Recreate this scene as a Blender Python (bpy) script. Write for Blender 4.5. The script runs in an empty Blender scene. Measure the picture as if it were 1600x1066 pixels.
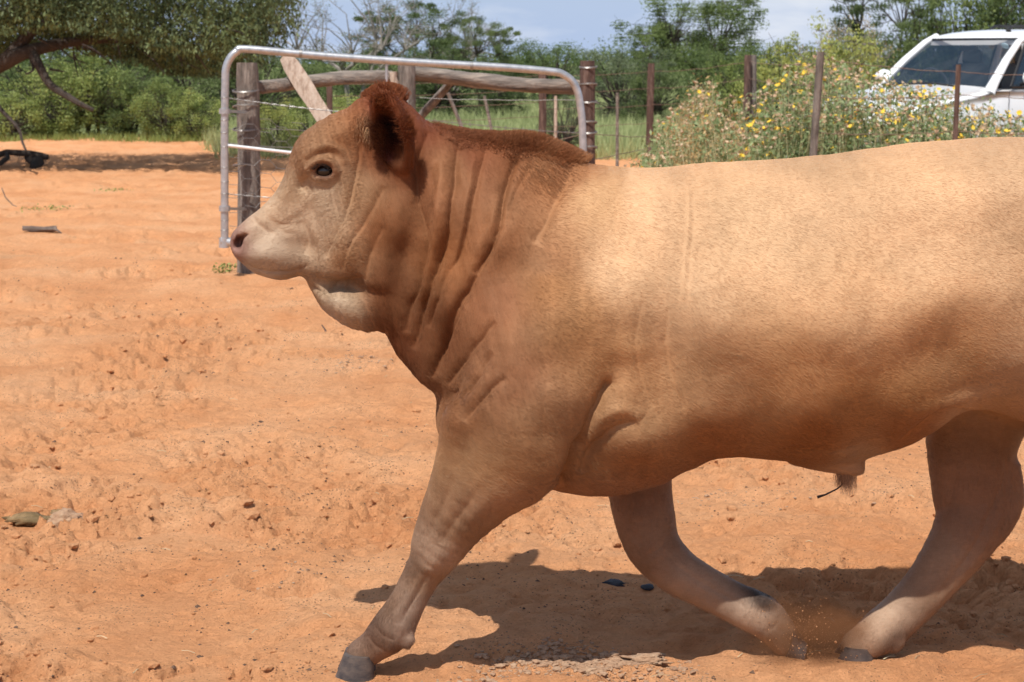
import bpy, math, random
import numpy as np
from mathutils import Vector, Matrix

random.seed(7)
RNG = np.random.default_rng(11)
scene = bpy.context.scene
COL = scene.collection

# ------------------------------------------------------------------ camera, sky, sun, exposure
CAM_H = 1.56
LENS, SENSOR = 40.0, 22.2
FPX = 1600 * LENS / SENSOR
PITCH = math.atan((533 - 95) / FPX)
cam_data = bpy.data.cameras.new('camera')
cam = bpy.data.objects.new('camera', cam_data)
COL.objects.link(cam)
cam.location = (0, 0, CAM_H)
cam.rotation_euler = (math.pi / 2 - PITCH, 0, 0)
cam_data.lens = LENS
cam_data.sensor_width = SENSOR
cam_data.clip_start = 0.1
cam_data.clip_end = 2000
cam_data.dof.use_dof = True
cam_data.dof.focus_distance = 4.6
cam_data.dof.aperture_fstop = 7.1
scene.camera = cam

TO_SUN = Vector((-0.22, -0.56, 1.0)).normalized()
sun_el = math.asin(TO_SUN.z)
sun_az = math.atan2(TO_SUN.x, TO_SUN.y)
world = bpy.data.worlds.new('World')
scene.world = world
world.use_nodes = True
wn = world.node_tree
bg = wn.nodes['Background']
sky = wn.nodes.new('ShaderNodeTexSky')
sky.sky_type = 'NISHITA'
sky.sun_disc = False
sky.sun_elevation = sun_el
sky.sun_rotation = sun_az
sky.air_density = 1.0
sky.dust_density = 1.0
sky.ozone_density = 1.0
# thin high cloud, the same all round the sky
tc = wn.nodes.new('ShaderNodeTexCoord')
mp = wn.nodes.new('ShaderNodeMapping')
mp.inputs['Scale'].default_value = (1.6, 1.6, 6.5)
no = wn.nodes.new('ShaderNodeTexNoise')
no.inputs['Scale'].default_value = 3.4
no.inputs['Detail'].default_value = 7
no.inputs['Roughness'].default_value = 0.58
cr = wn.nodes.new('ShaderNodeValToRGB')
cr.color_ramp.elements[0].position = 0.46
cr.color_ramp.elements[0].color = (0.0, 0.0, 0.0, 1)
cr.color_ramp.elements[1].position = 0.66
cr.color_ramp.elements[1].color = (0.85, 0.85, 0.85, 1)
mx = wn.nodes.new('ShaderNodeMix')
mx.data_type = 'RGBA'
mx.inputs['B'].default_value = (8.0, 8.4, 9.2, 1)
wn.links.new(tc.outputs['Generated'], mp.inputs['Vector'])
wn.links.new(mp.outputs['Vector'], no.inputs['Vector'])
wn.links.new(no.outputs['Fac'], cr.inputs['Fac'])
wn.links.new(cr.outputs['Color'], mx.inputs['Factor'])
# pale veil of humid air that thickens towards the horizon
sepw = wn.nodes.new('ShaderNodeSeparateXYZ'); wn.links.new(tc.outputs['Generated'], sepw.inputs[0])
mrw = wn.nodes.new('ShaderNodeMapRange'); mrw.inputs['From Min'].default_value = 0.0; mrw.inputs['From Max'].default_value = 0.30
mrw.inputs['To Min'].default_value = 0.88; mrw.inputs['To Max'].default_value = 0.05
wn.links.new(sepw.outputs['Z'], mrw.inputs['Value'])
mv = wn.nodes.new('ShaderNodeMix'); mv.data_type = 'RGBA'; mv.inputs['B'].default_value = (4.7, 6.0, 8.7, 1)
wn.links.new(mrw.outputs['Result'], mv.inputs['Factor']); wn.links.new(sky.outputs['Color'], mv.inputs['A'])
wn.links.new(mv.outputs['Result'], mx.inputs['A'])
wn.links.new(mx.outputs['Result'], bg.inputs['Color'])
bg.inputs['Strength'].default_value = 0.1

sun_data = bpy.data.lights.new('sun', 'SUN')
sun_data.energy = 5.0
sun_data.angle = math.radians(0.5)
sun_data.color = (1.0, 0.955, 0.88)
sun = bpy.data.objects.new('sun', sun_data)
COL.objects.link(sun)
sun.rotation_euler = (-TO_SUN).to_track_quat('-Z', 'Y').to_euler()

scene.view_settings.view_transform = 'Standard'
scene.view_settings.look = 'None'
scene.view_settings.exposure = 0.0
scene.view_settings.gamma = 1.0
scene.view_settings.use_curve_mapping = False

# ------------------------------------------------------------------ helpers
def at(px, py, Y):
    """world point at distance Y for a point measured on the photograph"""
    dx = (px - 800) / FPX
    dz = -(py - 533) / FPX
    cp, sp = math.cos(PITCH), math.sin(PITCH)
    fy = cp + dz * sp
    fz = -sp + dz * cp
    t = Y / fy
    return Vector((dx * t, Y, CAM_H + fz * t))

def ground_at(px, py):
    dz = -(py - 533) / FPX
    ang = PITCH - math.atan(dz)
    Y = CAM_H / math.tan(ang)
    p = at(px, py, Y)
    return Vector((p.x, p.y, 0))

def tag(o, label=None, cat=None, group=None, kind=None):
    if label: o['label'] = label
    if cat: o['category'] = cat
    if group: o['group'] = group
    if kind: o['kind'] = kind
    return o

def empty(name, loc=(0, 0, 0), rz=0.0):
    o = bpy.data.objects.new(name, None)
    COL.objects.link(o)
    o.location = loc
    o.rotation_euler = (0, 0, rz)
    o.empty_display_size = 0.2
    return o

def link_mesh(name, me, parent=None):
    o = bpy.data.objects.new(name, me)
    COL.objects.link(o)
    if parent: o.parent = parent
    return o

def copy_tree(o, parent=None):
    c = o.copy()
    COL.objects.link(c)
    c.parent = parent
    for ch in list(o.children):
        copy_tree(ch, c)
    return c

def np_mesh(name, verts, faces, mats=(), matidx=None, smooth=True, k=None, cols=None):
    """fast mesh from numpy: faces is (n,3) or (n,4)"""
    verts = np.asarray(verts, dtype=np.float32)
    faces = np.asarray(faces, dtype=np.int32)
    me = bpy.data.meshes.new(name)
    n, kk = faces.shape
    me.vertices.add(len(verts))
    me.vertices.foreach_set('co', verts.ravel())
    me.loops.add(n * kk)
    me.loops.foreach_set('vertex_index', faces.ravel())
    me.polygons.add(n)
    me.polygons.foreach_set('loop_start', np.arange(n, dtype=np.int32) * kk)
    me.polygons.foreach_set('loop_total', np.full(n, kk, dtype=np.int32))
    for m in mats: me.materials.append(m)
    if matidx is not None:
        me.polygons.foreach_set('material_index', np.asarray(matidx, dtype=np.int32))
    me.polygons.foreach_set('use_smooth', np.full(n, smooth, dtype=bool))
    if cols is not None:
        a = me.color_attributes.new('tint', 'FLOAT_COLOR', 'POINT')
        a.data.foreach_set('color', np.asarray(cols, dtype=np.float32).ravel())
    me.update(calc_edges=True)
    me.validate()
    return me

class MB:
    """collects simple shapes into one mesh"""
    def __init__(s): s.v = []; s.f = []
    def add(s, vs, fs):
        b = len(s.v)
        s.v += [tuple(v) for v in vs]
        s.f += [tuple(i + b for i in f) for f in fs]
    def box(s, c, size, rot=None):
        hx, hy, hz = size[0] / 2, size[1] / 2, size[2] / 2
        vs = [Vector((x, y, z)) for x in (-hx, hx) for y in (-hy, hy) for z in (-hz, hz)]
        if rot is not None: vs = [rot @ v for v in vs]
        vs = [v + Vector(c) for v in vs]
        s.add(vs, [(0, 1, 3, 2), (4, 6, 7, 5), (0, 4, 5, 1), (2, 3, 7, 6), (0, 2, 6, 4), (1, 5, 7, 3)])
    def tube(s, pts, rad, n=8, cap=True, squash=1.0):
        pts = [Vector(p) for p in pts]
        if not hasattr(rad, '__len__'): rad = [rad] * len(pts)
        rings = []
        up = None
        for i, p in enumerate(pts):
            if i == 0: t = pts[1] - p
            elif i == len(pts) - 1: t = p - pts[i - 1]
            else: t = pts[i + 1] - pts[i - 1]
            t = t.normalized()
            if up is None:
                up = Vector((0, 0, 1)) if abs(t.z) < 0.9 else Vector((1, 0, 0))
            a = t.cross(up).normalized()
            b = a.cross(t).normalized()
            up = b
            rings.append([p + (a * math.cos(k * 2 * math.pi / n) + b * math.sin(k * 2 * math.pi / n) * squash) * rad[i] for k in range(n)])
        vs = [v for r in rings for v in r]
        fs = []
        for i in range(len(pts) - 1):
            for k in range(n):
                a0 = i * n + k; a1 = i * n + (k + 1) % n
                fs.append((a0, a1, a1 + n, a0 + n))
        if cap:
            fs.append(tuple(range(n - 1, -1, -1)))
            fs.append(tuple(range((len(pts) - 1) * n, len(pts) * n)))
        s.add(vs, fs)
    def build(s, name, mat, parent=None, smooth=True, bevel=0.0, loc=None):
        me = bpy.data.meshes.new(name)
        me.from_pydata(s.v, [], s.f)
        me.materials.append(mat)
        me.polygons.foreach_set('use_smooth', [smooth] * len(me.polygons))
        me.update()
        o = link_mesh(name, me, parent)
        if loc is not None: o.location = loc
        if bevel > 0:
            m = o.modifiers.new('bevel', 'BEVEL'); m.width = bevel; m.segments = 2; m.limit_method = 'ANGLE'
            m.harden_normals = False
        if smooth:
            try: me.set_sharp_from_angle(angle=math.radians(50))
            except Exception: pass
        return o

def cr_spline(pts, n=6, closed=False):
    """Catmull-Rom through points of any dimension"""
    P = np.asarray(pts, dtype=float)
    out = []
    L = len(P)
    rng = range(L) if closed else range(L - 1)
    for i in rng:
        if closed: p0, p1, p2, p3 = P[(i - 1) % L], P[i], P[(i + 1) % L], P[(i + 2) % L]
        else: p0, p1, p2, p3 = P[max(i - 1, 0)], P[i], P[i + 1], P[min(i + 2, L - 1)]
        for k in range(n):
            t = k / n
            out.append(0.5 * ((2 * p1) + (-p0 + p2) * t + (2 * p0 - 5 * p1 + 4 * p2 - p3) * t * t + (-p0 + 3 * p1 - 3 * p2 + p3) * t ** 3))
    if not closed: out.append(P[-1])
    return np.array(out)

# ---- vectorised noise
def _hash(ix, iy, seed):
    h = (ix.astype(np.int64) * 374761393 + iy.astype(np.int64) * 668265263 + seed * 974711) & 0xffffffff
    h = ((h ^ (h >> 13)) * 1274126177) & 0xffffffff
    h = h ^ (h >> 16)
    return (h & 0xffff) / 65535.0

def noise2(x, y, seed=0):
    ix = np.floor(x); iy = np.floor(y)
    fx = x - ix; fy = y - iy
    fx = fx * fx * fx * (fx * (fx * 6 - 15) + 10); fy = fy * fy * fy * (fy * (fy * 6 - 15) + 10)
    a = _hash(ix, iy, seed); b = _hash(ix + 1, iy, seed)
    c = _hash(ix, iy + 1, seed); d = _hash(ix + 1, iy + 1, seed)
    return (a * (1 - fx) + b * fx) * (1 - fy) + (c * (1 - fx) + d * fx) * fy   # 0..1

def fbm2(x, y, oct=4, seed=0, gain=0.5):
    s = 0.0; a = 1.0; t = 0.0
    for o in range(oct):
        s = s + a * (noise2(x, y, seed + o * 17) - 0.5)
        t += a
        x = x * 2.03 + 11.3; y = y * 2.03 - 7.1; a *= gain
    return s / t * 2      # about -1..1

def worley2(x, y, seed=0):
    ix = np.floor(x); iy = np.floor(y)
    best = np.full(x.shape, 9.0)
    for dx in (-1, 0, 1):
        for dy in (-1, 0, 1):
            cx = ix + dx; cy = iy + dy
            px = cx + _hash(cx, cy, seed); py = cy + _hash(cx, cy, seed + 5)
            best = np.minimum(best, (px - x) ** 2 + (py - y) ** 2)
    return np.sqrt(best)

def sstep(a, b, x):
    t = np.clip((x - a) / (b - a), 0, 1)
    return t * t * (3 - 2 * t)

# ---- materials
def new_mat(name, color=(0.5, 0.5, 0.5), rough=0.6, metal=0.0, spec=0.5):
    m = bpy.data.materials.new(name)
    m.use_nodes = True
    b = m.node_tree.nodes['Principled BSDF']
    b.inputs['Base Color'].default_value = (*color, 1)
    b.inputs['Roughness'].default_value = rough
    b.inputs['Metallic'].default_value = metal
    b.inputs['Specular IOR Level'].default_value = spec
    return m, m.node_tree, b

def noise_node(nt, scale, detail=4, rough=0.5, vec=None, stretch=None):
    t = nt.nodes.new('ShaderNodeTexNoise')
    t.inputs['Scale'].default_value = scale
    t.inputs['Detail'].default_value = detail
    t.inputs['Roughness'].default_value = rough
    if vec is None:
        tc = nt.nodes.new('ShaderNodeTexCoord')
        vec = tc.outputs['Object']
    if stretch is not None:
        mpn = nt.nodes.new('ShaderNodeMapping')
        mpn.inputs['Scale'].default_value = stretch
        nt.links.new(vec, mpn.inputs['Vector']); vec = mpn.outputs['Vector']
    nt.links.new(vec, t.inputs['Vector'])
    return t

def ramp(nt, fac, stops):
    r = nt.nodes.new('ShaderNodeValToRGB')
    e = r.color_ramp.elements
    while len(e) < len(stops): e.new(0.5)
    for k, (p, c) in enumerate(stops):
        e[k].position = p
        e[k].color = (*c, 1) if len(c) == 3 else c
    nt.links.new(fac, r.inputs['Fac'])
    return r

def bump(nt, b, height, strength=0.5, dist=0.01, prev=None):
    n = nt.nodes.new('ShaderNodeBump')
    n.inputs['Strength'].default_value = strength
    n.inputs['Distance'].default_value = dist
    nt.links.new(height, n.inputs['Height'])
    if prev is not None: nt.links.new(prev, n.inputs['Normal'])
    if b is not None: nt.links.new(n.outputs['Normal'], b.inputs['Normal'])
    return n.outputs['Normal']

def noisy_mat(name, c1, c2, scale=8, rough=0.8, bstr=0.4, bdist=0.01, stretch=None, c3=None, metal=0.0, detail=6):
    m, nt, b = new_mat(name, c1, rough, metal)
    n = noise_node(nt, scale, detail, 0.6, stretch=stretch)
    st = [(0.3, c1), (0.7, c2)] if c3 is None else [(0.25, c1), (0.5, c2), (0.75, c3)]
    r = ramp(nt, n.outputs['Fac'], st)
    nt.links.new(r.outputs['Color'], b.inputs['Base Color'])
    if bstr > 0:
        n2 = noise_node(nt, scale * 2.5, detail, 0.65, stretch=stretch)
        bump(nt, b, n2.outputs['Fac'], bstr, bdist)
    return m

def mixrgb(nt, a, b_, fac, mode='MIX'):
    n = nt.nodes.new('ShaderNodeMix'); n.data_type = 'RGBA'; n.blend_type = mode
    for sock, v in (('A', a), ('B', b_), ('Factor', fac)):
        s = n.inputs[sock] if sock != 'Factor' else n.inputs['Factor']
        if hasattr(v, 'is_linked') or hasattr(v, 'links'): nt.links.new(v, s)
        elif isinstance(v, (int, float)): s.default_value = v
        else: s.default_value = (*v, 1)
    return n.outputs['Result']
# ------------------------------------------------------------------ ground
BULL_Y = 4.66
HOOFS = [(548, 1050, 4.58), (1242, 1024, 4.72), (1325, 1022, 4.72)]

def ground_height(X, Y):
    fade = sstep(3.3, 3.6, Y) * (1 - sstep(45, 58, Y))
    wx = X + 0.10 * fbm2(X * 2.2, Y * 2.2, 3, 91); wy = Y + 0.10 * fbm2(X * 2.2 + 9, Y * 2.2, 3, 92)
    h = 0.045 * fbm2(X / 1.3, Y / 1.3, 3, 1)
    h = h + 0.046 * fbm2(wx / 0.38, wy / 0.38, 4, 2)
    # trampled patches: clods and hoof scrapes
    rough = sstep(-0.12, 0.35, fbm2(X / 0.9 + 3, Y / 0.9, 3, 5))
    w1 = worley2(wx / 0.16, wy / 0.13, 3)
    h = h + 0.036 * (0.5 - w1) * (0.25 + rough)
    pit = sstep(0.10, 0.36, fbm2(wx / 0.14, wy / 0.11, 3, 31))
    h = h - 0.040 * pit * (0.25 + 0.9 * rough)
    pit2 = sstep(0.10, 0.38, fbm2(wx / 0.055 + 4, wy / 0.045, 2, 37))
    near = 1 - sstep(9, 16, Y)
    rd = np.clip(1 - np.abs(fbm2(wx / 0.17 + 2, wy / 0.12, 3, 51)) * 2.2, 0, 1) ** 5
    h = h - 0.024 * rd * (0.2 + rough) * near
    rd = np.clip(1 - np.abs(fbm2(wx / 0.07 + 5, wy / 0.05, 2, 53)) * 2.0, 0, 1) ** 4
    h = h - 0.014 * rd * rough * near
    h = h - 0.020 * pit2 * (0.35 + rough) * near
    h = h + 0.016 * fbm2(X / 0.07, Y / 0.05, 3, 41) * near * (0.5 + rough)
    # cloven hoof prints
    for k in range(26):
        r = np.random.default_rng(500 + k)
        cx = r.uniform(-2.2, 1.6); cy = r.uniform(4.0, 9.5); a = r.uniform(-0.8, 0.8)
        dx = (X - cx) * math.cos(a) + (Y - cy) * math.sin(a); dy = -(X - cx) * math.sin(a) + (Y - cy) * math.cos(a)
        d = np.sqrt((dx / 0.085) ** 2 + (dy / 0.06) ** 2)
        h = h - 0.032 * np.exp(-d ** 4) + 0.014 * np.exp(-((d - 1.35) / 0.3) ** 2)
    # level where the hooves stand
    for (px, py, yy) in HOOFS:
        c = at(px, py, yy)
        d = np.sqrt((X - c.x) ** 2 + (Y - c.y) ** 2)
        wgt = np.exp(-(d / 0.13) ** 2)
        h = h * (1 - wgt) + 0.002 * wgt + 0.010 * np.exp(-((d - 0.17) / 0.05) ** 2)
    h = h + 0.0 * Y
    return h * fade

nu = 520
U = np.linspace(-0.58, 0.58, nu)
V = np.concatenate([np.exp(np.linspace(math.log(3.2), math.log(8.5), 500, endpoint=False)), np.exp(np.linspace(math.log(8.5), math.log(60), 270))]); nv = len(V)
UU, VV = np.meshgrid(U, V)
GX, GY = UU * VV, VV
rngj = np.random.default_rng(3)
edge = (1 - sstep(0.52, 0.58, np.abs(UU)))
GZ = ground_height(GX, GY) * edge
gv = np.stack([GX, GY, GZ], -1).reshape(-1, 3)
idx = np.arange(nu * nv).reshape(nv, nu)
gf = np.stack([idx[:-1, :-1], idx[:-1, 1:], idx[1:, 1:], idx[1:, :-1]], -1).reshape(-1, 4)

def gz(x, y):
    return float(ground_height(np.array([x], float), np.array([y], float))[0])

sand, nt, b = new_mat('red_sand', (0.5, 0.24, 0.11), 0.95, 0, 0.15)
tcn = nt.nodes.new('ShaderNodeTexCoord'); OBJ = tcn.outputs['Object']
n1 = noise_node(nt, 1.3, 5, 0.6, OBJ)
base = ramp(nt, n1.outputs['Fac'], [(0.3, (0.70, 0.310, 0.135)), (0.5, (0.79, 0.390, 0.188)), (0.7, (0.84, 0.460, 0.245))])
n2 = noise_node(nt, 22, 8, 0.7, OBJ)
r2 = ramp(nt, n2.outputs['Fac'], [(0.3, (0.86, 0.83, 0.80)), (0.6, (1.05, 1.04, 1.03))])
c = mixrgb(nt, base.outputs['Color'], r2.outputs['Color'], 0.75, 'MULTIPLY')
n3 = noise_node(nt, 130, 4, 0.7, OBJ)
r3 = ramp(nt, n3.outputs['Fac'], [(0.28, (0.62, 0.55, 0.5)), (0.45, (1, 1, 1))])
c = mixrgb(nt, c, r3.outputs['Color'], 0.6, 'MULTIPLY')
# dry greyish dung dust in places
n4 = noise_node(nt, 0.9, 6, 0.65, OBJ)
r4 = ramp(nt, n4.outputs['Fac'], [(0.60, (0, 0, 0)), (0.75, (0.55, 0.55, 0.55))])
c = mixrgb(nt, c, (0.46, 0.27, 0.15), r4.outputs['Color'])
# grass zone beyond the yard
sep = nt.nodes.new('ShaderNodeSeparateXYZ'); nt.links.new(OBJ, sep.inputs[0])
def mth(op, a, b_=None, c_=None, clamp=False):
    n = nt.nodes.new('ShaderNodeMath'); n.operation = op; n.use_clamp = clamp
    for i, v in enumerate((a, b_, c_)):
        if v is None: continue
        if isinstance(v, (int, float)): n.inputs[i].default_value = v
        else: nt.links.new(v, n.inputs[i])
    return n.outputs[0]
ng = noise_node(nt, 0.7, 5, 0.65, OBJ)
# left of the gate the bare sand runs further back
edge_y = mth('ADD', 30.0, mth('MULTIPLY', 7.5, mth('MULTIPLY_ADD', sep.outputs['X'], -0.6, -2.8, True)))
gm = mth('ADD', mth('MULTIPLY', mth('SUBTRACT', sep.outputs['Y'], edge_y), 0.5), mth('MULTIPLY_ADD', ng.outputs['Fac'], 3.0, -1.5), None, True)
ng2 = noise_node(nt, 3.0, 6, 0.7, OBJ)
rg = ramp(nt, ng2.outputs['Fac'], [(0.3, (0.15, 0.19, 0.065)), (0.7, (0.28, 0.31, 0.13))])
c = mixrgb(nt, c, rg.outputs['Color'], gm)
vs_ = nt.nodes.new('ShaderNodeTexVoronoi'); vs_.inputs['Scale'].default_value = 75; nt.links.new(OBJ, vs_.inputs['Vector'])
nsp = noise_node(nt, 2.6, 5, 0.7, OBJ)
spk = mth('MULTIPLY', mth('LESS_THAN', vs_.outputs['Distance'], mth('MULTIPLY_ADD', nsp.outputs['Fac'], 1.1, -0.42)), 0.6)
c = mixrgb(nt, c, (0.20, 0.10, 0.055), spk)  # dark soil bits, also painted in for the shadows of small crevices
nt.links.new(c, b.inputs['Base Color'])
nb1 = noise_node(nt, 28, 9, 0.68, OBJ)
nb2 = noise_node(nt, 150, 5, 0.7, OBJ)
nb1_ = bump(nt, None, nb1.outputs['Fac'], 1.0, 0.040)
bump(nt, b, nb2.outputs['Fac'], 0.9, 0.007, nb1_)
SAND = sand
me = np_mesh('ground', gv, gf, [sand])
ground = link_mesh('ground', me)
tag(ground, 'reddish orange trampled sand of the cattle yard running back to green grass', None, None, 'structure')
# the land beyond, one coarse sheet out to the horizon
mbt = MB()
gs = [-900, -300, -100, -45, -20, 0, 20, 45, 100, 300, 900]
vs = [(x, y + 40, -0.05) for y in gs for x in gs]
n_ = len(gs)
fs = [(j * n_ + i, j * n_ + i + 1, (j + 1) * n_ + i + 1, (j + 1) * n_ + i) for j in range(n_ - 1) for i in range(n_ - 1)]
mbt.add(vs, fs)
o = mbt.build('terrain', sand, None)
tag(o, 'flat bushveld land running out to the horizon', None, None, 'structure')

# clods and crumbs of sand
def blob_pts(n_, seed, detail=1):
    """small icosphere-like unit blobs"""
    import bmesh
    bm = bmesh.new(); bmesh.ops.create_icosphere(bm, subdivisions=1, radius=1)
    v = np.array([list(q.co) for q in bm.verts]); f = np.array([[q.index for q in fc.verts] for fc in bm.faces]); bm.free()
    return v, f
IV, IF = blob_pts(0, 0)
OV = np.array([(1, 0, 0), (-.5, .87, 0), (-.5, -.87, 0), (.1, .1, 1), (.2, -.1, -.8)], float); OF = np.array([(0, 1, 3), (1, 2, 3), (2, 0, 3), (1, 0, 4), (2, 1, 4), (0, 2, 4)])
def scatter_blobs(name, centres, sizes, mat, seed, flat=0.6, cols=None, small=False):
    IV, IF = (OV, OF) if small else (globals()['IV'], globals()['IF'])
    r = np.random.default_rng(seed)
    n_ = len(centres)
    nvv = len(IV)
    V_ = np.repeat(IV[None], n_, 0) * (1 + r.uniform(-0.28, 0.28, (n_, nvv, 1)))
    a = r.uniform(0, 6.28, n_)
    ca, sa = np.cos(a)[:, None], np.sin(a)[:, None]
    st = r.uniform(0.7, 1.4, (n_, 1))
    x = V_[..., 0] * st; y = V_[..., 1]; z = V_[..., 2] * flat
    V2 = np.stack([x * ca - y * sa, x * sa + y * ca, z], -1) * sizes[:, None, None] + centres[:, None, :]
    F2 = (IF[None] + (np.arange(n_) * nvv)[:, None, None]).reshape(-1, 3)
    return link_mesh(name, np_mesh(name, V2.reshape(-1, 3), F2, [mat], smooth=False))
N = 9000
r = np.random.default_rng(8)
yy = np.exp(r.uniform(math.log(3.7), math.log(14), N * 3)); xx = r.uniform(-0.42, 0.42, N * 3) * yy
pr = sstep(-0.1, 0.5, fbm2(xx / 0.9 + 3, yy / 0.9, 3, 5))
keep = r.uniform(0, 1, N * 3) < pr * 0.8 + 0.06
xx, yy = xx[keep][:N], yy[keep][:N]
sz = np.clip(0.0042 * np.exp(r.normal(0, 0.7, len(xx))), 0.002, 0.028)
cc = np.stack([xx, yy, ground_height(xx, yy) + sz * 0.15], -1)
o = scatter_blobs('sand_clods', cc, sz, sand, 4)
tag(o, 'loose crumbs and clods of red sand lying over the yard', 'sand clods', None, 'stuff')
# dark bits of bark, dung and twig trodden into the sand
bits_m = noisy_mat('organic_bits', (.05, .028, .018), (.20, .12, .075), 30, .95, 0)
r = np.random.default_rng(19); N = 40000
yy = np.exp(r.uniform(math.log(3.7), math.log(16), N)); xx = r.uniform(-0.42, 0.42, N) * yy
pr = sstep(-0.05, 0.55, fbm2(xx / 0.5 + 8, yy / 0.7, 4, 6))
keep = r.uniform(0, 1, N) < pr * 0.9 + 0.03
xx, yy = xx[keep][:9000], yy[keep][:9000]
sz = np.clip(0.0030 * np.exp(r.normal(0, 0.5, len(xx))), 0.0015, 0.012)
cc = np.stack([xx, yy, ground_height(xx, yy) + sz * 0.1], -1)
o = scatter_blobs('ground_litter', cc, sz, bits_m, 5, 0.6, small=True)
tag(o, 'dark scraps of bark and dung trodden into the red sand', 'litter', None, 'stuff')
# ------------------------------------------------------------------ the bull
YM = BULL_Y
def pxz(px, py, Y=YM):
    p = at(px, py, Y); return p.x, p.z

OUT = [(362, 380), (366, 362), (384, 344), (410, 322), (436, 292), (450, 262), (462, 228), (480, 203), (508, 184), (542, 168),
       (568, 155), (592, 144), (618, 150), (642, 170), (668, 188), (700, 199), (740, 208), (780, 213), (820, 216), (850, 224),
       (880, 238), (905, 251), (932, 258), (980, 262), (1040, 262), (1100, 256), (1150, 253), (1200, 250), (1250, 246), (1300, 241),
       (1350, 234), (1400, 228), (1450, 222), (1500, 218), (1560, 215), (1620, 216), (1700, 222), (1770, 236), (1820, 262),
       (1852, 320), (1870, 400), (1868, 480), (1840, 560), (1780, 620), (1700, 650), (1630, 660), (1580, 650), (1530, 636),
       (1490, 642), (1455, 668), (1420, 688), (1380, 705), (1345, 717), (1300, 722), (1250, 719), (1200, 713), (1150, 710), (1110, 714),
       (1075, 728), (1035, 744), (990, 756), (945, 763), (900, 757), (860, 742), (800, 718), (750, 690), (722, 655), (708, 632),
       (682, 612), (655, 594), (634, 570), (616, 545), (603, 518), (588, 515), (560, 513), (528, 499), (505, 478), (489, 454), (478, 434),
       (468, 430), (446, 436), (420, 433), (396, 424), (378, 408), (367, 396)]
poly = np.array([pxz(*p) for p in cr_spline(OUT, 4, True)])

X0, X1, Z0, Z1, H2 = -0.85, 1.95, 0.25, 1.60, 0.006
fx = np.arange(X0, X1, H2); fz = np.arange(Z0, Z1, H2)
FXX, FZZ = np.meshgrid(fx, fz, indexing='ij')

def seg_dist(PX, PZ, pts, closed=False):
    best = np.full(PX.shape, 1e9)
    n = len(pts)
    for i in range(n if closed else n - 1):
        a = pts[i]; b_ = pts[(i + 1) % n]
        ab = b_ - a; L = ab @ ab + 1e-12
        t = np.clip(((PX - a[0]) * ab[0] + (PZ - a[1]) * ab[1]) / L, 0, 1)
        best = np.minimum(best, (PX - a[0] - ab[0] * t) ** 2 + (PZ - a[1] - ab[1] * t) ** 2)
    return np.sqrt(best)

def inside(PX, PZ, pts):
    c = np.zeros(PX.shape, bool)
    n = len(pts)
    for i in range(n):
        x1, z1 = pts[i]; x2, z2 = pts[(i + 1) % n]
        if z1 == z2: continue
        cond = ((z1 > PZ) != (z2 > PZ)) & (PX < (x2 - x1) * (PZ - z1) / (z2 - z1) + x1)
        c ^= cond
    return c

dist2 = seg_dist(FXX, FZZ, poly, True)
dist2 = np.where(inside(FXX, FZZ, poly), dist2, -dist2)

def blur(A, k):
    for _ in range(k):
        P = np.pad(A, 1, mode='edge')
        A = (P[:-2, 1:-1] + 2 * P[1:-1, 1:-1] + P[2:, 1:-1]) / 4
        P = np.pad(A, 1, mode='edge')
        A = (P[1:-1, :-2] + 2 * P[1:-1, 1:-1] + P[1:-1, 2:]) / 4
    return A

def shepard(ctrl, PX, PZ, power=3.2, soft=0.02):
    """ctrl: (px, py, values...) measured on the photo"""
    W = 0; S = 0
    for q in ctrl:
        x, z = pxz(q[0], q[1])
        w = 1.0 / ((PX - x) ** 2 + (PZ - z) ** 2 + soft ** 2) ** (power / 2)
        val = np.asarray(q[2:], float)
        S = S + w[..., None] * val
        W = W + w
    return S / W[..., None]

# half width of the animal (m) and rounding depth of its edges (m)
WC = [(372, 385, .064, .045), (395, 400, .070, .05), (400, 360, .066, .05), (440, 340, .070, .055), (430, 385, .080, .06), (470, 395, .085, .075), (480, 300, .088, .06), (508, 262, .118, .075),
      (500, 215, .108, .065), (560, 190, .118, .08), (600, 175, .110, .09), (530, 330, .112, .10), (560, 395, .128, .13), (530, 430, .105, .09), (600, 300, .140, .14),
      (610, 420, .135, .14), (550, 482, .092, .055), (590, 500, .088, .06), (430, 428, .050, .04), (400, 424, .052, .04), (640, 220, .130, .13), (650, 340, .165, .18), (640, 480, .130, .13), (630, 545, .09, .09),
      (700, 230, .130, .14), (720, 330, .190, .22), (700, 450, .190, .22), (680, 560, .15, .15), (800, 235, .120, .14), (860, 260, .15, .18),
      (800, 360, .235, .28), (780, 480, .255, .30), (740, 580, .235, .24), (730, 650, .23, .18), (900, 350, .285, .33), (870, 480, .310, .35), (850, 600, .310, .33),
      (820, 700, .27, .22), (960, 280, .28, .33), (1000, 450, .318, .38), (980, 600, .305, .35), (940, 720, .24, .20), (1100, 280, .30, .34), (1100, 450, .345, .39), (1100, 620, .32, .36),
      (1080, 705, .27, .26), (1250, 280, .31, .34), (1250, 450, .365, .40), (1250, 600, .35, .38), (1280, 700, .24, .24), (1350, 712, .12, .16), (1400, 280, .31, .32), (1400, 450, .36, .40),
      (1400, 600, .35, .36), (1430, 672, .24, .22), (1500, 280, .30, .28), (1500, 450, .33, .38), (1500, 600, .30, .27), (1600, 300, .30, .26), (1600, 450, .31, .34), (1600, 620, .30, .22),
      (1700, 300, .28, .25), (1700, 450, .32, .34), (1750, 560, .30, .3), (1850, 380, .22, .22)]
WR = shepard(WC, FXX, FZZ)
W2 = blur(WR[..., 0], 14); R2 = blur(WR[..., 1], 14)

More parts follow.
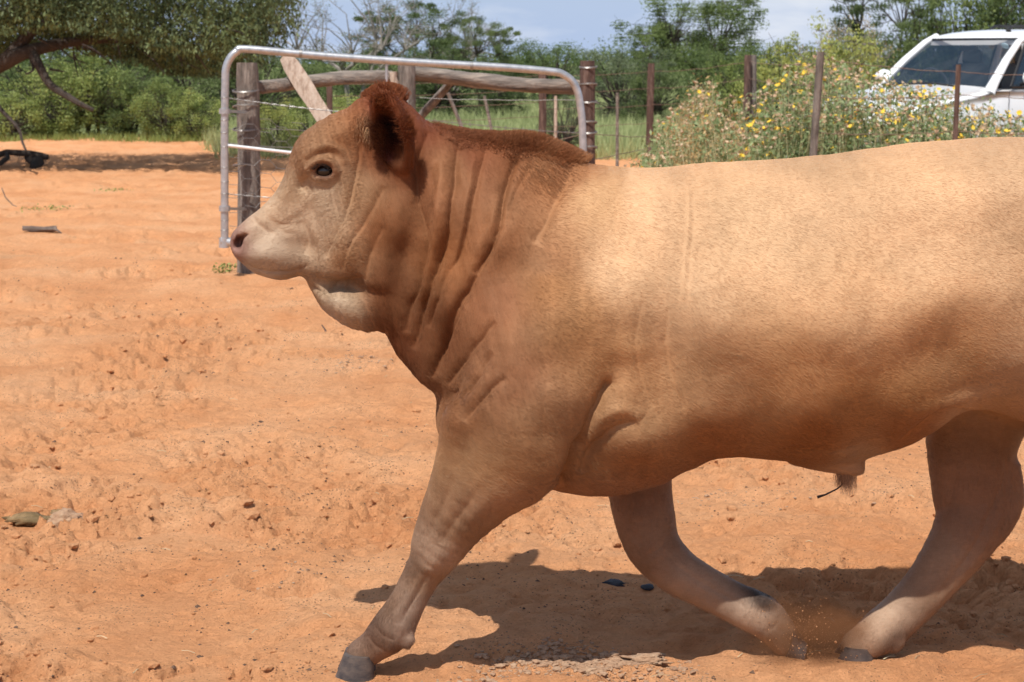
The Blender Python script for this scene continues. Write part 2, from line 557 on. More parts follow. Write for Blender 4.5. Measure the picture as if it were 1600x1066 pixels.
# ---- relief measured on the photo: projected on to the near flank
def surf_xz(px, py):
    Y = YM - 0.25
    for _ in range(3):
        x, z = pxz(px, py, Y)
        i = int(np.clip((x - X0) / H2, 0, len(fx) - 1)); j = int(np.clip((z - Z0) / H2, 0, len(fz) - 1))
        u = np.clip(dist2[i, j] / R2[i, j], 0, 1)
        Y = YM - W2[i, j] * math.sqrt(max(0, 1 - (1 - u) ** 2))
    return np.array([x, z])

PXM = 0.00158     # metres per photo pixel on the bull
def blobs(PX, PZ, lst):
    B = np.zeros(PX.shape)
    for (px, py, rx, ry, ang, h) in lst:
        c = surf_xz(px, py); a = math.radians(ang)
        dx = PX - c[0]; dz = PZ - c[1]
        u = (dx * math.cos(a) + dz * math.sin(a)) / (rx * PXM); v = (-dx * math.sin(a) + dz * math.cos(a)) / (ry * PXM)
        B += h * np.exp(-(u * u + v * v))
    return B

def strokes(PX, PZ, lst):
    B = np.zeros(PX.shape)
    for (pts, w, dep, taper) in lst:
        P = np.array([surf_xz(*p) for p in pts])
        P = cr_spline(P, 5)
        n = len(P)
        x0, x1 = P[:, 0].min() - 0.08, P[:, 0].max() + 0.08; z0, z1 = P[:, 1].min() - 0.08, P[:, 1].max() + 0.08
        m = (PX > x0) & (PX < x1) & (PZ > z0) & (PZ < z1)
        if not m.any(): continue
        qx = PX[m]; qz = PZ[m]
        best = np.full(qx.shape, 1e9); tt = np.zeros(qx.shape)
        for i in range(n - 1):
            a = P[i]; ab = P[i + 1] - a; L = ab @ ab + 1e-12
            t = np.clip(((qx - a[0]) * ab[0] + (qz - a[1]) * ab[1]) / L, 0, 1)
            d = (qx - a[0] - ab[0] * t) ** 2 + (qz - a[1] - ab[1] * t) ** 2
            s_ = d < best
            best = np.where(s_, d, best); tt = np.where(s_, (i + t) / (n - 1), tt)
        d = np.sqrt(best) / (w * PXM)
        env = np.clip(np.sin(np.pi * np.clip(tt, 0.0, 1.0)), 0, 1) ** 0.5 if taper else 1.0
        prof = np.exp(-np.abs(d) ** (1.2 if dep < 0 else 1.7))
        tmp = np.zeros(PX.shape); tmp[m] = dep * env * prof
        B += tmp
    return B

BIG = [  # soft muscle and bone forms: x, y, rx, ry, angle, height (m)
    (800, 560, 85, 75, 20, .024), (840, 640, 95, 62, 35, .028), (985, 548, 30, 26, 0, .013), (930, 500, 40, 100, -10, .016), (955, 590, 26, 60, -25, -.012),
    (1040, 560, 40, 85, 0, -.012), (1045, 330, 60, 120, 0, .010), (880, 340, 60, 70, 0, -.008), (1000, 690, 52, 30, 25, .020),
    (1290, 540, 190, 70, -5, .016), (1180, 620, 200, 40, 0, -.004), (1455, 550, 110, 60, 30, -.018), (1490, 628, 60, 16, 12, .022), (1560, 470, 60, 70, 0, .012),
    (1440, 400, 70, 60, 0, -.012), (1560, 290, 60, 40, 0, .014), (1600, 560, 70, 70, 0, .018), (1180, 300, 120, 30, 0, -.006), (1330, 706, 70, 13, 4, .010),
    (640, 380, 22, 90, -12, -.020), (690, 330, 14, 80, -6, .010), (735, 430, 22, 60, -30, .008),
    (540, 385, 26, 42, -15, .012), (600, 390, 28, 70, -12, .008), (545, 484, 42, 24, -15, .024), (532, 448, 48, 11, -10, -.034),
    (505, 255, 32, 24, 0, .008), (478, 285, 18, 14, 30, -.008), (482, 335, 22, 38, 35, -.007), (430, 355, 34, 12, 35, -.006), (410, 400, 28, 15, -8, .009),
    (470, 385, 28, 14, -15, -.008), (520, 215, 40, 16, 25, .006), (575, 250, 14, 40, -5, -.006), (383, 366, 12, 9, 20, .006)]
FOLDS = [
    ([(668, 205), (652, 262), (652, 320), (664, 380), (655, 430), (640, 480), (636, 520)], 7, -.016, 1),
    ([(717, 212), (713, 260), (708, 320), (695, 390), (672, 440), (655, 500), (648, 545)], 5.5, -.013, 1),
    ([(762, 225), (745, 290), (732, 350), (716, 400), (690, 450), (668, 510)], 6.5, -.011, 1),
    ([(805, 240), (795, 275), (778, 345), (760, 392), (742, 428)], 5, -.014, 1),
    ([(776, 350), (760, 400), (732, 455), (704, 495), (690, 545), (682, 585)], 5.5, -.012, 1),
    ([(830, 255), (806, 300), (790, 350)], 6, -.005, 1),
    ([(893, 258), (872, 300), (850, 350), (835, 380)], 8, -.009, 1),
    ([(775, 500), (740, 540), (712, 578), (700, 600)], 5, -.009, 1), ([(770, 545), (735, 590), (712, 618)], 5, -.009, 1),
    ([(790, 580), (750, 612), (726, 640)], 6, -.010, 1), ([(720, 480), (700, 520), (684, 560), (676, 590)], 6, -.010, 1),
    ([(740, 250), (728, 330), (706, 420), (680, 470)], 5, .006, 1), ([(690, 250), (684, 330), (676, 400), (655, 470)], 8, .009, 1),
    ([(785, 300), (765, 350), (740, 400)], 5, .004, 1),
    ([(556, 195), (562, 235), (552, 290), (540, 335), (522, 370), (508, 405)], 5, -.008, 1),
    ([(600, 290), (575, 340), (548, 380), (534, 425)], 6, -.006, 1), ([(598, 350), (578, 400), (566, 450)], 7, -.005, 1),
    ([(482, 448), (510, 452), (540, 444), (566, 436)], 8, -.017, 1),
    ([(950, 600), (930, 640), (908, 685), (890, 725), (876, 748)], 7, -.020, 0), ([(995, 658), (960, 668), (925, 700), (905, 735)], 7, -.012, 1),
    ([(905, 690), (935, 655), (975, 640), (1000, 655)], 11, .009, 1),
    ([(1000, 470), (992, 540), (1002, 600), (1020, 640)], 9, -.003, 1), ([(1042, 480), (1040, 540), (1052, 600), (1070, 640)], 7, -.003, 1),
    ([(1076, 290), (1075, 360), (1070, 430), (1068, 470)], 3.5, .0018, 1),
    ([(1220, 700), (1280, 704), (1340, 698), (1400, 680)], 7, -.006, 1), ([(1400, 690), (1450, 655), (1490, 640), (1540, 650)], 5, -.006, 1),
    ([(462, 235), (458, 262), (470, 292), (480, 300)], 5, -.004, 1),
    ([(392, 340), (405, 352), (430, 368)], 4, -.003, 1), ([(372, 402), (390, 417), (425, 425), (462, 422), (482, 414)], 3.0, -.005, 1),
    ([(496, 298), (470, 322), (440, 346), (415, 362)], 11, .004, 1), ([(470, 345), (480, 375), (470, 400)], 9, -.004, 1), ([(536, 250), (545, 300), (538, 350), (525, 385)], 9, .005, 1),
    ([(418, 345), (440, 362), (462, 366)], 4, -.002, 1), ([(410, 333), (438, 352), (460, 350)], 4, -.002, 1),
    # brow, eyelids, tear line
    ([(480, 264), (490, 254), (506, 250), (521, 257), (526, 268)], 4.5, .007, 0), ([(484, 273), (496, 279), (512, 281), (524, 274)], 3.5, .0045, 0),
    ([(474, 246), (490, 233), (512, 229), (532, 240), (538, 258)], 6, .005, 1), ([(492, 290), (512, 296), (528, 286)], 4, -.003, 1),
    ([(478, 254), (492, 242), (510, 239), (527, 248)], 3, -.003, 1), ([(486, 272), (474, 284), (466, 298)], 4, -.004, 1),
]
W2 = W2 + 1.35 * blobs(FXX, FZZ, BIG)
W2 = np.maximum(W2, 0.03)

# ---- volume
VX = 0.007
gx = np.arange(-0.80, 1.90, VX, dtype=np.float32); gy = np.arange(-0.43, 0.4301, VX, dtype=np.float32); gzv = np.arange(-0.01, 1.57, VX, dtype=np.float32)
def samp2(A, x, z):
    u = np.clip((x - X0) / H2, 0, A.shape[0] - 1.001); v = np.clip((z - Z0) / H2, 0, A.shape[1] - 1.001)
    i = u.astype(int); j = v.astype(int); a = u - i; b_ = v - j
    return (A[i, j] * (1 - a) + A[i + 1, j] * a) * (1 - b_) + (A[i, j + 1] * (1 - a) + A[i + 1, j + 1] * a) * b_
AX, AZ = np.meshgrid(gx, gzv, indexing='ij')
Wg = samp2(W2, AX, AZ).astype(np.float32); Rg = samp2(R2, AX, AZ).astype(np.float32)
Dg = samp2(dist2, AX, AZ); Dg = np.where(AZ < Z0, -np.maximum(0.3, -Dg), Dg).astype(np.float32)
ug = np.maximum(1 - Dg / Rg, 0)
ug = np.where(ug > 1, ug, ug)
sc = np.minimum(Wg, Rg)
hxx = pxz(580, 300)[0]
PE = (2.15 + 0.95 * (1 - sstep(hxx - .08, hxx + .10, AX))).astype(np.float32)     # the cheeks are flatter than the barrel
F = (((np.abs(gy)[None, :, None] / Wg[:, None, :]) ** PE[:, None, :] + (ug ** PE)[:, None, :]) ** (1 / PE)[:, None, :] - 1) * sc[:, None, :]
F = F.astype(np.float32)

def smin(a, b_, k):
    h = np.clip(0.5 + 0.5 * (b_ - a) / k, 0, 1)
    return b_ * (1 - h) + a * h - k * h * (1 - h)

def subbox(lo, hi):
    s = []
    for g, a, b_ in ((gx, lo[0], hi[0]), (gy, lo[1], hi[1]), (gzv, lo[2], hi[2])):
        s.append(slice(max(0, int(np.searchsorted(g, a)) - 1), min(len(g), int(np.searchsorted(g, b_)) + 1)))
    return tuple(s)

def chain(st, k=0.03, sub=False, dense=3):
    """st: (px, py, y offset from mid plane, radius px, thickness factor)"""
    S = []
    for (px, py, yo, rp, tf) in st:
        p = at(px, py, YM + yo)
        mpp = (YM + yo) / FPX * 1.0
        S.append((p.x, yo, p.z, rp * mpp, rp * mpp * tf))
    S = cr_spline(S, dense)
    r_ = S[:, 3:5].max() + 0.07
    box = subbox((S[:, 0].min() - r_, S[:, 1].min() - r_, S[:, 2].min() - r_), (S[:, 0].max() + r_, S[:, 1].max() + r_, S[:, 2].max() + r_))
    PX = gx[box[0]][:, None, None]; PY = gy[box[1]][None, :, None]; PZ = gzv[box[2]][None, None, :]
    best = None
    for a, b_ in zip(S[:-1], S[1:]):
        abx, abz = b_[0] - a[0], b_[2] - a[2]
        L = abx * abx + abz * abz + 1e-9
        t = np.clip(((PX - a[0]) * abx + (PZ - a[2]) * abz) / L, 0, 1)
        rr = a[3] + (b_[3] - a[3]) * t; ty = a[4] + (b_[4] - a[4]) * t
        d2 = (PX - a[0] - abx * t) ** 2 + (PZ - a[2] - abz * t) ** 2
        yc = a[1] + (b_[1] - a[1]) * t
        q = (np.sqrt(d2 / rr ** 2 + (PY - yc) ** 2 / ty ** 2) - 1) * np.minimum(rr, ty)
        best = q if best is None else np.minimum(best, q)
    best = best.astype(np.float32)
    F[box] = -smin(-F[box], best, k) if sub else smin(F[box], best, k)

# near front leg, reaching forward
chain([(830, 560, -.24, 75, .8), (812, 640, -.235, 98, .72), (800, 696, -.22, 96, .68), (757, 752, -.19, 70, .80), (714, 810, -.16, 50, .86), (685, 858, -.135, 39, .95), (659, 900, -.12, 31, .80),
       (636, 942, -.115, 29.5, .76), (611, 984, -.105, 35, .88), (588, 1006, -.095, 28, .95), (566, 1022, -.085, 25, 1.0)], 0.045)
chain([(720, 655, -.22, 30, 1.5), (706, 720, -.19, 26, 1.4), (680, 800, -.15, 22, 1.3), (664, 848, -.135, 18, 1.2)], 0.03)
chain([(640, 1000, -.085, 9, 1.0), (637, 1009, -.082, 6, .9)], 0.014)       # dew claws
chain([(640, 1000, -.130, 9, 1.0), (637, 1009, -.132, 6, .9)], 0.014)
# far front leg, trailing
chain([(960, 600, .20, 85, .8), (985, 670, .19, 72, .8), (998, 745, .16, 54, .85), (1006, 805, .13, 49, .88), (1020, 852, .11, 43, .92), (1054, 890, .09, 38, .92), (1100, 917, .08, 34, .82),
       (1148, 942, .07, 33, .8), (1190, 962, .06, 34, .9), (1214, 984, .055, 29, .95), (1230, 1006, .05, 23, 1.05)], 0.04)
chain([(1192, 941, .03, 11, 1.0), (1203, 944, .03, 7, .9)], 0.014)
# far hind leg
chain([(1600, 430, .17, 110, .7), (1560, 560, .18, 105, .75), (1528, 640, .17, 84, .75), (1518, 710, .15, 70, .72), (1521, 765, .13, 66, .60), (1524, 800, .12, 62, .58), (1499, 850, .10, 50, .75), (1458, 905, .08, 41, .85),
       (1418, 950, .07, 37, .85), (1385, 980, .06, 37, .9), (1358, 1000, .05, 31, 1.0), (1338, 1010, .05, 25, 1.1)], 0.04)
chain([(1586, 730, .13, 10, 1.2), (1588, 785, .12, 13, 1.2), (1560, 832, .11, 12, 1.3)], 0.018)
chain([(1404, 1006, .03, 10, 1.0), (1399, 1015, .03, 7, .9)], 0.014)
# near hind leg, pushed back (beyond the picture's edge)
chain([(1730, 430, -.16, 115, .8), (1725, 560, -.18, 120, .75), (1745, 640, -.18, 95, .75), (1790, 720, -.16, 62, .8), (1835, 790, -.14, 46, .7), (1850, 850, -.13, 36, .8), (1860, 910, -.12, 32, .85),
       (1868, 965, -.11, 34, .9), (1850, 1000, -.10, 29, 1.), (1835, 1022, -.10, 24, 1.1)], 0.04)
chain([(1872, 770, -.14, 14, 1.3), (1862, 830, -.135, 12, 1.2)], 0.025)
# tail, hanging behind
chain([(1800, 240, 0, 24, 1), (1868, 280, 0, 15, 1), (1893, 380, 0, 11, 1), (1900, 540, 0, 9, 1), (1898, 700, 0, 8, 1), (1896, 760, 0, 9, 1)], 0.02)
# sheath and scrotum
chain([(1240, 716, 0, 10, 2.), (1290, 722, 0, 15, 1.8), (1330, 727, 0, 16, 1.5), (1340, 732, 0, 12, 1.3)], 0.02)
chain([(1322, 734, 0, 12, 1), (1324, 742, 0, 8, 1)], 0.008)
chain([(1690, 620, 0, 45, 1), (1690, 690, 0, 42, 1.1), (1690, 730, 0, 30, 1.2)], 0.03)
# brisket between the fore legs
chain([(760, 650, 0, 80, 1.4), (850, 690, 0, 70, 1.6), (945, 716, 0, 48, 2.4), (1010, 714, 0, 36, 2.8)], 0.04)

def ellipsoid(c, axes, radii, k, sub=False):
    c = np.array(c); A = np.array([np.array(a) / np.linalg.norm(a) for a in axes])
    rm = max(radii) + 0.04
    box = subbox(c - rm, c + rm)
    P = np.stack(np.meshgrid(gx[box[0]], gy[box[1]], gzv[box[2]], indexing='ij'), -1) - c
    q = P @ A.T / np.array(radii)
    d = ((np.sqrt((q ** 2).sum(-1)) - 1) * min(radii)).astype(np.float32)
    F[box] = -smin(-F[box], d, k) if sub else smin(F[box], d, k)

for s in (-1, 1):     # ears: cups that stand out from behind the poll
    b0 = pxz(632, 280, YM - .15); t0 = pxz(*((596, 138) if s < 0 else (640, 215)), YM - .22)
    base_ = np.array([b0[0], s * .125, b0[1]]); tip_ = np.array([t0[0], s * (.215 if s < 0 else .27), t0[1]])
    la = tip_ - base_; la /= np.linalg.norm(la)
    opn = np.array([-0.42, s * 0.9, 0.0]); opn -= la * (opn @ la); opn /= np.linalg.norm(opn)
    wd = np.cross(la, opn)
    mid = base_ * .47 + tip_ * .53
    ellipsoid(mid, (la, wd, opn), (.122, .050, .034), 0.012)
    ellipsoid(mid + opn * .034 + la * .006, (la, wd, opn), (.096, .035, .046), 0.006, True)
# poll
ellipsoid((pxz(598, 176)[0], 0, pxz(598, 176)[1]), ((1, 0, 0), (0, 1, 0), (0, 0, 1)), (.06, .075, .045), 0.03)
# nostrils
for s in (-1, 1):
    q = pxz(374, 379, YM - .04)
    ellipsoid((q[0], s * .052, q[1]), ((.35, 0, .94), (.94, 0, -.35), (0, 1, 0)), (.0185, .0115, .034), 0.005, True)
    ellipsoid((q[0] + .012, s * .062, q[1] + .016), ((.9, 0, .43), (-.43, 0, .9), (0, 1, 0)), (.016, .006, .02), 0.005, True)
    q = pxz(506, 267, YM - .12)
EYES = []
for s in (-1, 1):
    q = surf_xz(506, 268)
    iy = int((0 - gy[0]) / VX)
    ix = int((q[0] - gx[0]) / VX); iz = int((q[1] - gzv[0]) / VX)
    col = F[ix, :, iz]
    ins = np.where(col < 0)[0]
    ys = gy[ins[0]] if s < 0 else gy[ins[-1]]
    EYES.append((q[0], ys, q[1]))
    ellipsoid((q[0], ys, q[1]), ((1, 0, .12), (0, 1, 0), (-.12, 0, 1)), (.021, .02, .0125), 0.003, True)

# ---- surface nets
def surface_nets(F, ox, oy, oz, h):
    S = F < 0
    nx, ny, nz = F.shape
    c = [(0, 0, 0), (1, 0, 0), (0, 1, 0), (1, 1, 0), (0, 0, 1), (1, 0, 1), (0, 1, 1), (1, 1, 1)]
    def sl(d): return tuple(slice(q, n - 1 + q) for q, n in zip(d, (nx, ny, nz)))
    cnt = np.zeros((nx - 1, ny - 1, nz - 1), np.uint8)
    for d in c: cnt += S[sl(d)]
    act = (cnt > 0) & (cnt < 8)
    I = np.argwhere(act)
    vid = np.full(act.shape, -1, np.int32); vid[act] = np.arange(len(I), dtype=np.int32)
    val = np.stack([F[I[:, 0] + d[0], I[:, 1] + d[1], I[:, 2] + d[2]] for d in c], 1)
    acc = np.zeros((len(I), 3)); num = np.zeros(len(I))
    for a in range(8):
        for b_ in range(a + 1, 8):
            da, db = np.array(c[a]), np.array(c[b_])
            if np.abs(da - db).sum() != 1: continue
            va, vb = val[:, a], val[:, b_]
            m = (va < 0) != (vb < 0)
            t = np.where(m, va / np.where(va == vb, 1, va - vb), 0)
            acc += np.where(m[:, None], da + (db - da) * t[:, None], 0); num += m
    V = (I + acc / num[:, None]) * h + np.array([ox, oy, oz])
    Q = []
    for ax in range(3):
        a1, a2 = [(1, 2), (2, 0), (0, 1)][ax]
        s0 = [slice(None)] * 3; s1 = [slice(None)] * 3
        s0[ax] = slice(0, -1); s1[ax] = slice(1, None)
        E = S[tuple(s0)] != S[tuple(s1)]
        idx = np.argwhere(E)
        dims = (nx, ny, nz)
        ok = (idx[:, a1] > 0) & (idx[:, a1] < dims[a1] - 1) & (idx[:, a2] > 0) & (idx[:, a2] < dims[a2] - 1)
        idx = idx[ok]
        e1 = np.zeros(3, int); e1[a1] = 1; e2 = np.zeros(3, int); e2[a2] = 1
        q = [vid[tuple((idx - e1 - e2).T)], vid[tuple((idx - e2).T)], vid[tuple(idx.T)], vid[tuple((idx - e1).T)]]
        q = np.stack(q, 1)
        flip = ~S[tuple(idx.T)]
        q[flip] = q[flip][:, ::-1]
        Q.append(q)
    return V, np.concatenate(Q)
BV, BF = surface_nets(F, gx[0], gy[0], gzv[0], VX)
del F

# smooth the net a little, then subdivide once
me0 = np_mesh('bull_base', BV, BF)
o0 = link_mesh('bull_base', me0)
ms = o0.modifiers.new('s', 'SMOOTH'); ms.factor = 0.5; ms.iterations = 3
m_ = o0.modifiers.new('d', 'SUBSURF'); m_.levels = 1; m_.render_levels = 1
dg = bpy.context.evaluated_depsgraph_get()
me1 = bpy.data.meshes.new_from_object(o0.evaluated_get(dg))
bpy.data.objects.remove(o0); bpy.data.meshes.remove(me0)
nvb = len(me1.vertices)
BV = np.empty(nvb * 3, np.float32); me1.vertices.foreach_get('co', BV); BV = BV.reshape(-1, 3).astype(float)
BN = np.empty(nvb * 3, np.float32); me1.vertices.foreach_get('normal', BN); BN = BN.reshape(-1, 3).astype(float)
# folds as real relief
H3 = 0.003
fx3 = np.arange(X0, X1, H3); fz3 = np.arange(Z0, Z1, H3)
A3, B3 = np.meshgrid(fx3, fz3, indexing='ij')
FD = strokes(A3, B3, FOLDS)
def samp3(A, x, z):
    u = np.clip((x - X0) / H3, 0, A.shape[0] - 1.001); v = np.clip((z - Z0) / H3, 0, A.shape[1] - 1.001)
    i = u.astype(int); j = v.astype(int); a = u - i; b_ = v - j
    return (A[i, j] * (1 - a) + A[i + 1, j] * a) * (1 - b_) + (A[i, j + 1] * (1 - a) + A[i + 1, j + 1] * a) * b_
wx_ = .0045 * fbm2(BV[:, 0] * 22, BV[:, 2] * 22, 3, 101); wz_ = .006 * fbm2(BV[:, 0] * 14 + 5, BV[:, 2] * 14, 3, 102)
dsp = samp3(FD, BV[:, 0] + wx_, BV[:, 2] + wz_) * (BV[:, 2] > Z0 + .02)
dsp *= 1.4 * (1 + .35 * fbm2(BV[:, 0] * 10, BV[:, 2] * 10, 2, 103))
dsp *= sstep(0.1, 0.45, np.abs(BN[:, 1]))
# muscle ripple, veins and ribs barely showing
nkz = sstep(-.62, -.45, BV[:, 0]) * (1 - sstep(-.05, .12, BV[:, 0] + .4 * (BV[:, 2] - 1.0))) * sstep(.6, .7, BV[:, 2])
sx_ = BV[:, 0] + .30 * (BV[:, 2] - 1.0)
rip = nkz * .0022 * fbm2(sx_ * 55, BV[:, 2] * 7, 3, 104) + 0.0028 * fbm2(BV[:, 0] * 9 + 50, BV[:, 2] * 9, 3, 3) + 0.0010 * fbm2(BV[:, 0] * 30, BV[:, 2] * 18, 2, 9)
rib = 0.0022 * np.sin((BV[:, 0] + 0.25 * BV[:, 2]) * 62) * sstep(.45, .6, BV[:, 0]) * (1 - sstep(.95, 1.1, BV[:, 0])) * sstep(.62, .75, BV[:, 2]) * (1 - sstep(1.0, 1.15, BV[:, 2]))
dsp = dsp + rip + rib
BV = BV + BN * dsp[:, None]

# ---- coat: creamy trunk, red brown neck and crest, grey tan face and legs; shade painted in at mouth corner, shoulder hollow and belly
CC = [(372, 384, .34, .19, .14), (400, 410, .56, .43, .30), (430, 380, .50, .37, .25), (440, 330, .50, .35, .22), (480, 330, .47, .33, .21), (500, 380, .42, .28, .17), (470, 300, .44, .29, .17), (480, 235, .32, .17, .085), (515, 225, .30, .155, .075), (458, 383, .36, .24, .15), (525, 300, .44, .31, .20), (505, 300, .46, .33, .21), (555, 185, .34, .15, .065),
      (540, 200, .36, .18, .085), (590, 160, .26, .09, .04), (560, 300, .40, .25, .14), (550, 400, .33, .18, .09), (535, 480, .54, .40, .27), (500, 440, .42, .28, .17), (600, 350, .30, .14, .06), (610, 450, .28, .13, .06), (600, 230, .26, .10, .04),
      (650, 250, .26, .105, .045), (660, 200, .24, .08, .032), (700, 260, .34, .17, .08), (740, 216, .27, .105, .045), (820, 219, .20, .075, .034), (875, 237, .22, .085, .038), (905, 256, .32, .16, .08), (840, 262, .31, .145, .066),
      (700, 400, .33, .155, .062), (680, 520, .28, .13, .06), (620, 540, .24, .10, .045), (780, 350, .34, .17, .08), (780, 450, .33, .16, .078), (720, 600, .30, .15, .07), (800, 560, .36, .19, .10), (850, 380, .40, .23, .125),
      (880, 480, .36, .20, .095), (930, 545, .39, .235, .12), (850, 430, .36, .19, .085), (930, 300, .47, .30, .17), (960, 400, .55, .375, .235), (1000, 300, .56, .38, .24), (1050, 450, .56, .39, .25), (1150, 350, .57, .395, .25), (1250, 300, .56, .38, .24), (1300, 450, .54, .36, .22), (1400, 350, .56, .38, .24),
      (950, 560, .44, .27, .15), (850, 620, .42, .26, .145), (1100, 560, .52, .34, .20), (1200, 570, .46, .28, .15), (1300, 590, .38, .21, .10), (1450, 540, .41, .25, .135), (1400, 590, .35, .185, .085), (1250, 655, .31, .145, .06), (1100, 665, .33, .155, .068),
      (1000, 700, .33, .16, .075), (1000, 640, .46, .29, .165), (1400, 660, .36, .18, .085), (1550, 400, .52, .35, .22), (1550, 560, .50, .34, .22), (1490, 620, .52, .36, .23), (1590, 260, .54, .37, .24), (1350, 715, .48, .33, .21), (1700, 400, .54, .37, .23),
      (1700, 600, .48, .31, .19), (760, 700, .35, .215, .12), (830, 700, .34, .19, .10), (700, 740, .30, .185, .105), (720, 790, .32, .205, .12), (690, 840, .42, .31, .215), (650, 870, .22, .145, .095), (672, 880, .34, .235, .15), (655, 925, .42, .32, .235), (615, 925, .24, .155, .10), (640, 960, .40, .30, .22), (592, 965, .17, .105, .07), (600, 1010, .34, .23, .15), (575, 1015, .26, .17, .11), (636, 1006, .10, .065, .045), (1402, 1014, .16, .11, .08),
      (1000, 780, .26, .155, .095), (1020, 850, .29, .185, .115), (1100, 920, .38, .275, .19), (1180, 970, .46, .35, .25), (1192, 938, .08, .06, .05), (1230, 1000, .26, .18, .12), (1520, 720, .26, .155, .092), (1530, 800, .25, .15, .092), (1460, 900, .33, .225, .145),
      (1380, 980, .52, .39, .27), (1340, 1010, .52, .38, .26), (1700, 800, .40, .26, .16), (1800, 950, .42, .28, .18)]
ex = BV[:, 0]; ez = BV[:, 2]
CXG = np.arange(-0.85, 1.95, 0.015); CZG = np.arange(-0.02, 1.62, 0.015)
ca, cb = np.meshgrid(CXG, CZG, indexing='ij')
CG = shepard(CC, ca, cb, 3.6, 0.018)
def samp_c(x, z):
    u = np.clip((x - CXG[0]) / .015, 0, len(CXG) - 1.001); v = np.clip((z - CZG[0]) / .015, 0, len(CZG) - 1.001)
    i = u.astype(int); j = v.astype(int); a = (u - i)[:, None]; b_ = (v - j)[:, None]
    return (CG[i, j] * (1 - a) + CG[i + 1, j] * a) * (1 - b_) + (CG[i, j + 1] * (1 - a) + CG[i + 1, j + 1] * a) * b_
wob = 0.018
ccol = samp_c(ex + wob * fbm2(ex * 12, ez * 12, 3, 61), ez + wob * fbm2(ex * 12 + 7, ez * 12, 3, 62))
var = 1 + 0.24 * fbm2(ex * 4, ez * 6, 4, 71) + .12 * fbm2(ex * 34, ez * 4, 3, 79) * (1 - sstep(.35, .6, ex)) + 0.07 * fbm2(ex * 30, ez * 60, 3, 72)
ccol = ccol * var[:, None]
# dark inside of the ears, pink brown rims of the eyes, dark nostrils
def near_pt(px, py, yo, r):
    p = at(px, py, YM + yo)
    return np.exp(-(((BV[:, 0] - p.x) ** 2 + (np.abs(BV[:, 1]) - abs(yo)) ** 2 + (BV[:, 2] - p.z) ** 2) / r ** 2))
def mixc(w, c):
    global ccol
    w = np.clip(w, 0, 1)[:, None]
    ccol = ccol * (1 - w) + np.array(c) * w
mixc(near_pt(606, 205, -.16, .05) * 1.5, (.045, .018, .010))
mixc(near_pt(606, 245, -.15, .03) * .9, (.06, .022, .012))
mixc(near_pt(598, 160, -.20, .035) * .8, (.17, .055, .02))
q = EYES[0]
de = np.sqrt(((BV[:, 0] - q[0]) / 1.35) ** 2 + (BV[:, 2] - q[2]) ** 2)
onhead = sstep(.05, .08, np.abs(BV[:, 1]))
mixc(np.exp(-((de - .017) / .006) ** 2) * .75 * onhead, (.20, .085, .045))
mixc((de < .016) * onhead * .9, (.10, .05, .035))
mixc(near_pt(374, 379, -.045, .020) * 1.2, (.10, .035, .025))
mixc(near_pt(368, 392, -.03, .026) * .8, (.42, .24, .19))
# the dark knee patches and dark hooves' coronets
mixc(near_pt(1192, 938, .035, .020) * 1.1, (.03, .025, .022))
mixc(near_pt(655, 880, -.14, .035) * .45, (.10, .062, .04))
mixc(near_pt(600, 965, -.11, .030) * .35, (.10, .062, .04))
# dusty red lower legs
dust = (1 - sstep(0.02, 0.16, BV[:, 2])) * (0.45 + 0.4 * fbm2(ex * 14, ez * 14, 3, 77))
mixc(dust * .40, (.50, .27, .14))
nk = (1 - sstep(-.02, .28, ex + .35 * (ez - 1.0))) * sstep(.55, .75, ez) * sstep(-.46, -.30, ex)      # deeper red brown on neck and head side
ccol = ccol ** (1 + .24 * nk)[:, None]
lowb = (1 - sstep(.66, .86, ez)) * sstep(.48, .56, ez) * sstep(-.1, .2, ex)  # belly shade painted over its brown coat
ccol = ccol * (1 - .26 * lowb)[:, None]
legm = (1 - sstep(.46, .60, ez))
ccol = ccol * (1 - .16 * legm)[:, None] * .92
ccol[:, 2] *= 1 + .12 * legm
lum_ = ccol.mean(1, keepdims=True)
ccol = ccol + (lum_ - ccol) * (.17 * nk)[:, None]
hdm = (1 - sstep(-.50, -.30, ex))[:, None]
ccol = ccol * (np.array([1.04, .96, .86]) * (1 - hdm) + np.array([.93, .96, 1.02]) * hdm)
ccol = np.clip(ccol, .01, .8)

# tendons, knee and muscle lines of the legs
def leg_lines(mask, Y, lst):
    global BV
    idx_ = np.where(mask)[0]
    px_, pz_ = BV[idx_, 0], BV[idx_, 2]
    tot = np.zeros(len(idx_))
    for pts, w, dep in lst:
        P_ = cr_spline([pxz(*p_, Y) for p_ in pts], 5)
        best = np.full(len(idx_), 9.0); tt = np.zeros(len(idx_)); n = len(P_)
        for i in range(n - 1):
            a = P_[i]; ab = P_[i + 1] - a
            t = np.clip(((px_ - a[0]) * ab[0] + (pz_ - a[1]) * ab[1]) / (ab @ ab + 1e-12), 0, 1)
            d = (px_ - a[0] - ab[0] * t) ** 2 + (pz_ - a[1] - ab[1] * t) ** 2
            s_ = d < best; best = np.where(s_, d, best); tt = np.where(s_, (i + t) / (n - 1), tt)
        tot += dep * np.sqrt(np.clip(np.sin(np.pi * tt), 0, 1)) * np.exp(-(np.sqrt(best) / (w * PXM)) ** 1.5)
    BV[idx_] += BN[idx_] * (.75 * tot * (1 - sstep(.44, .58, pz_)) * sstep(.1, .5, np.abs(BN[idx_, 1])))[:, None]
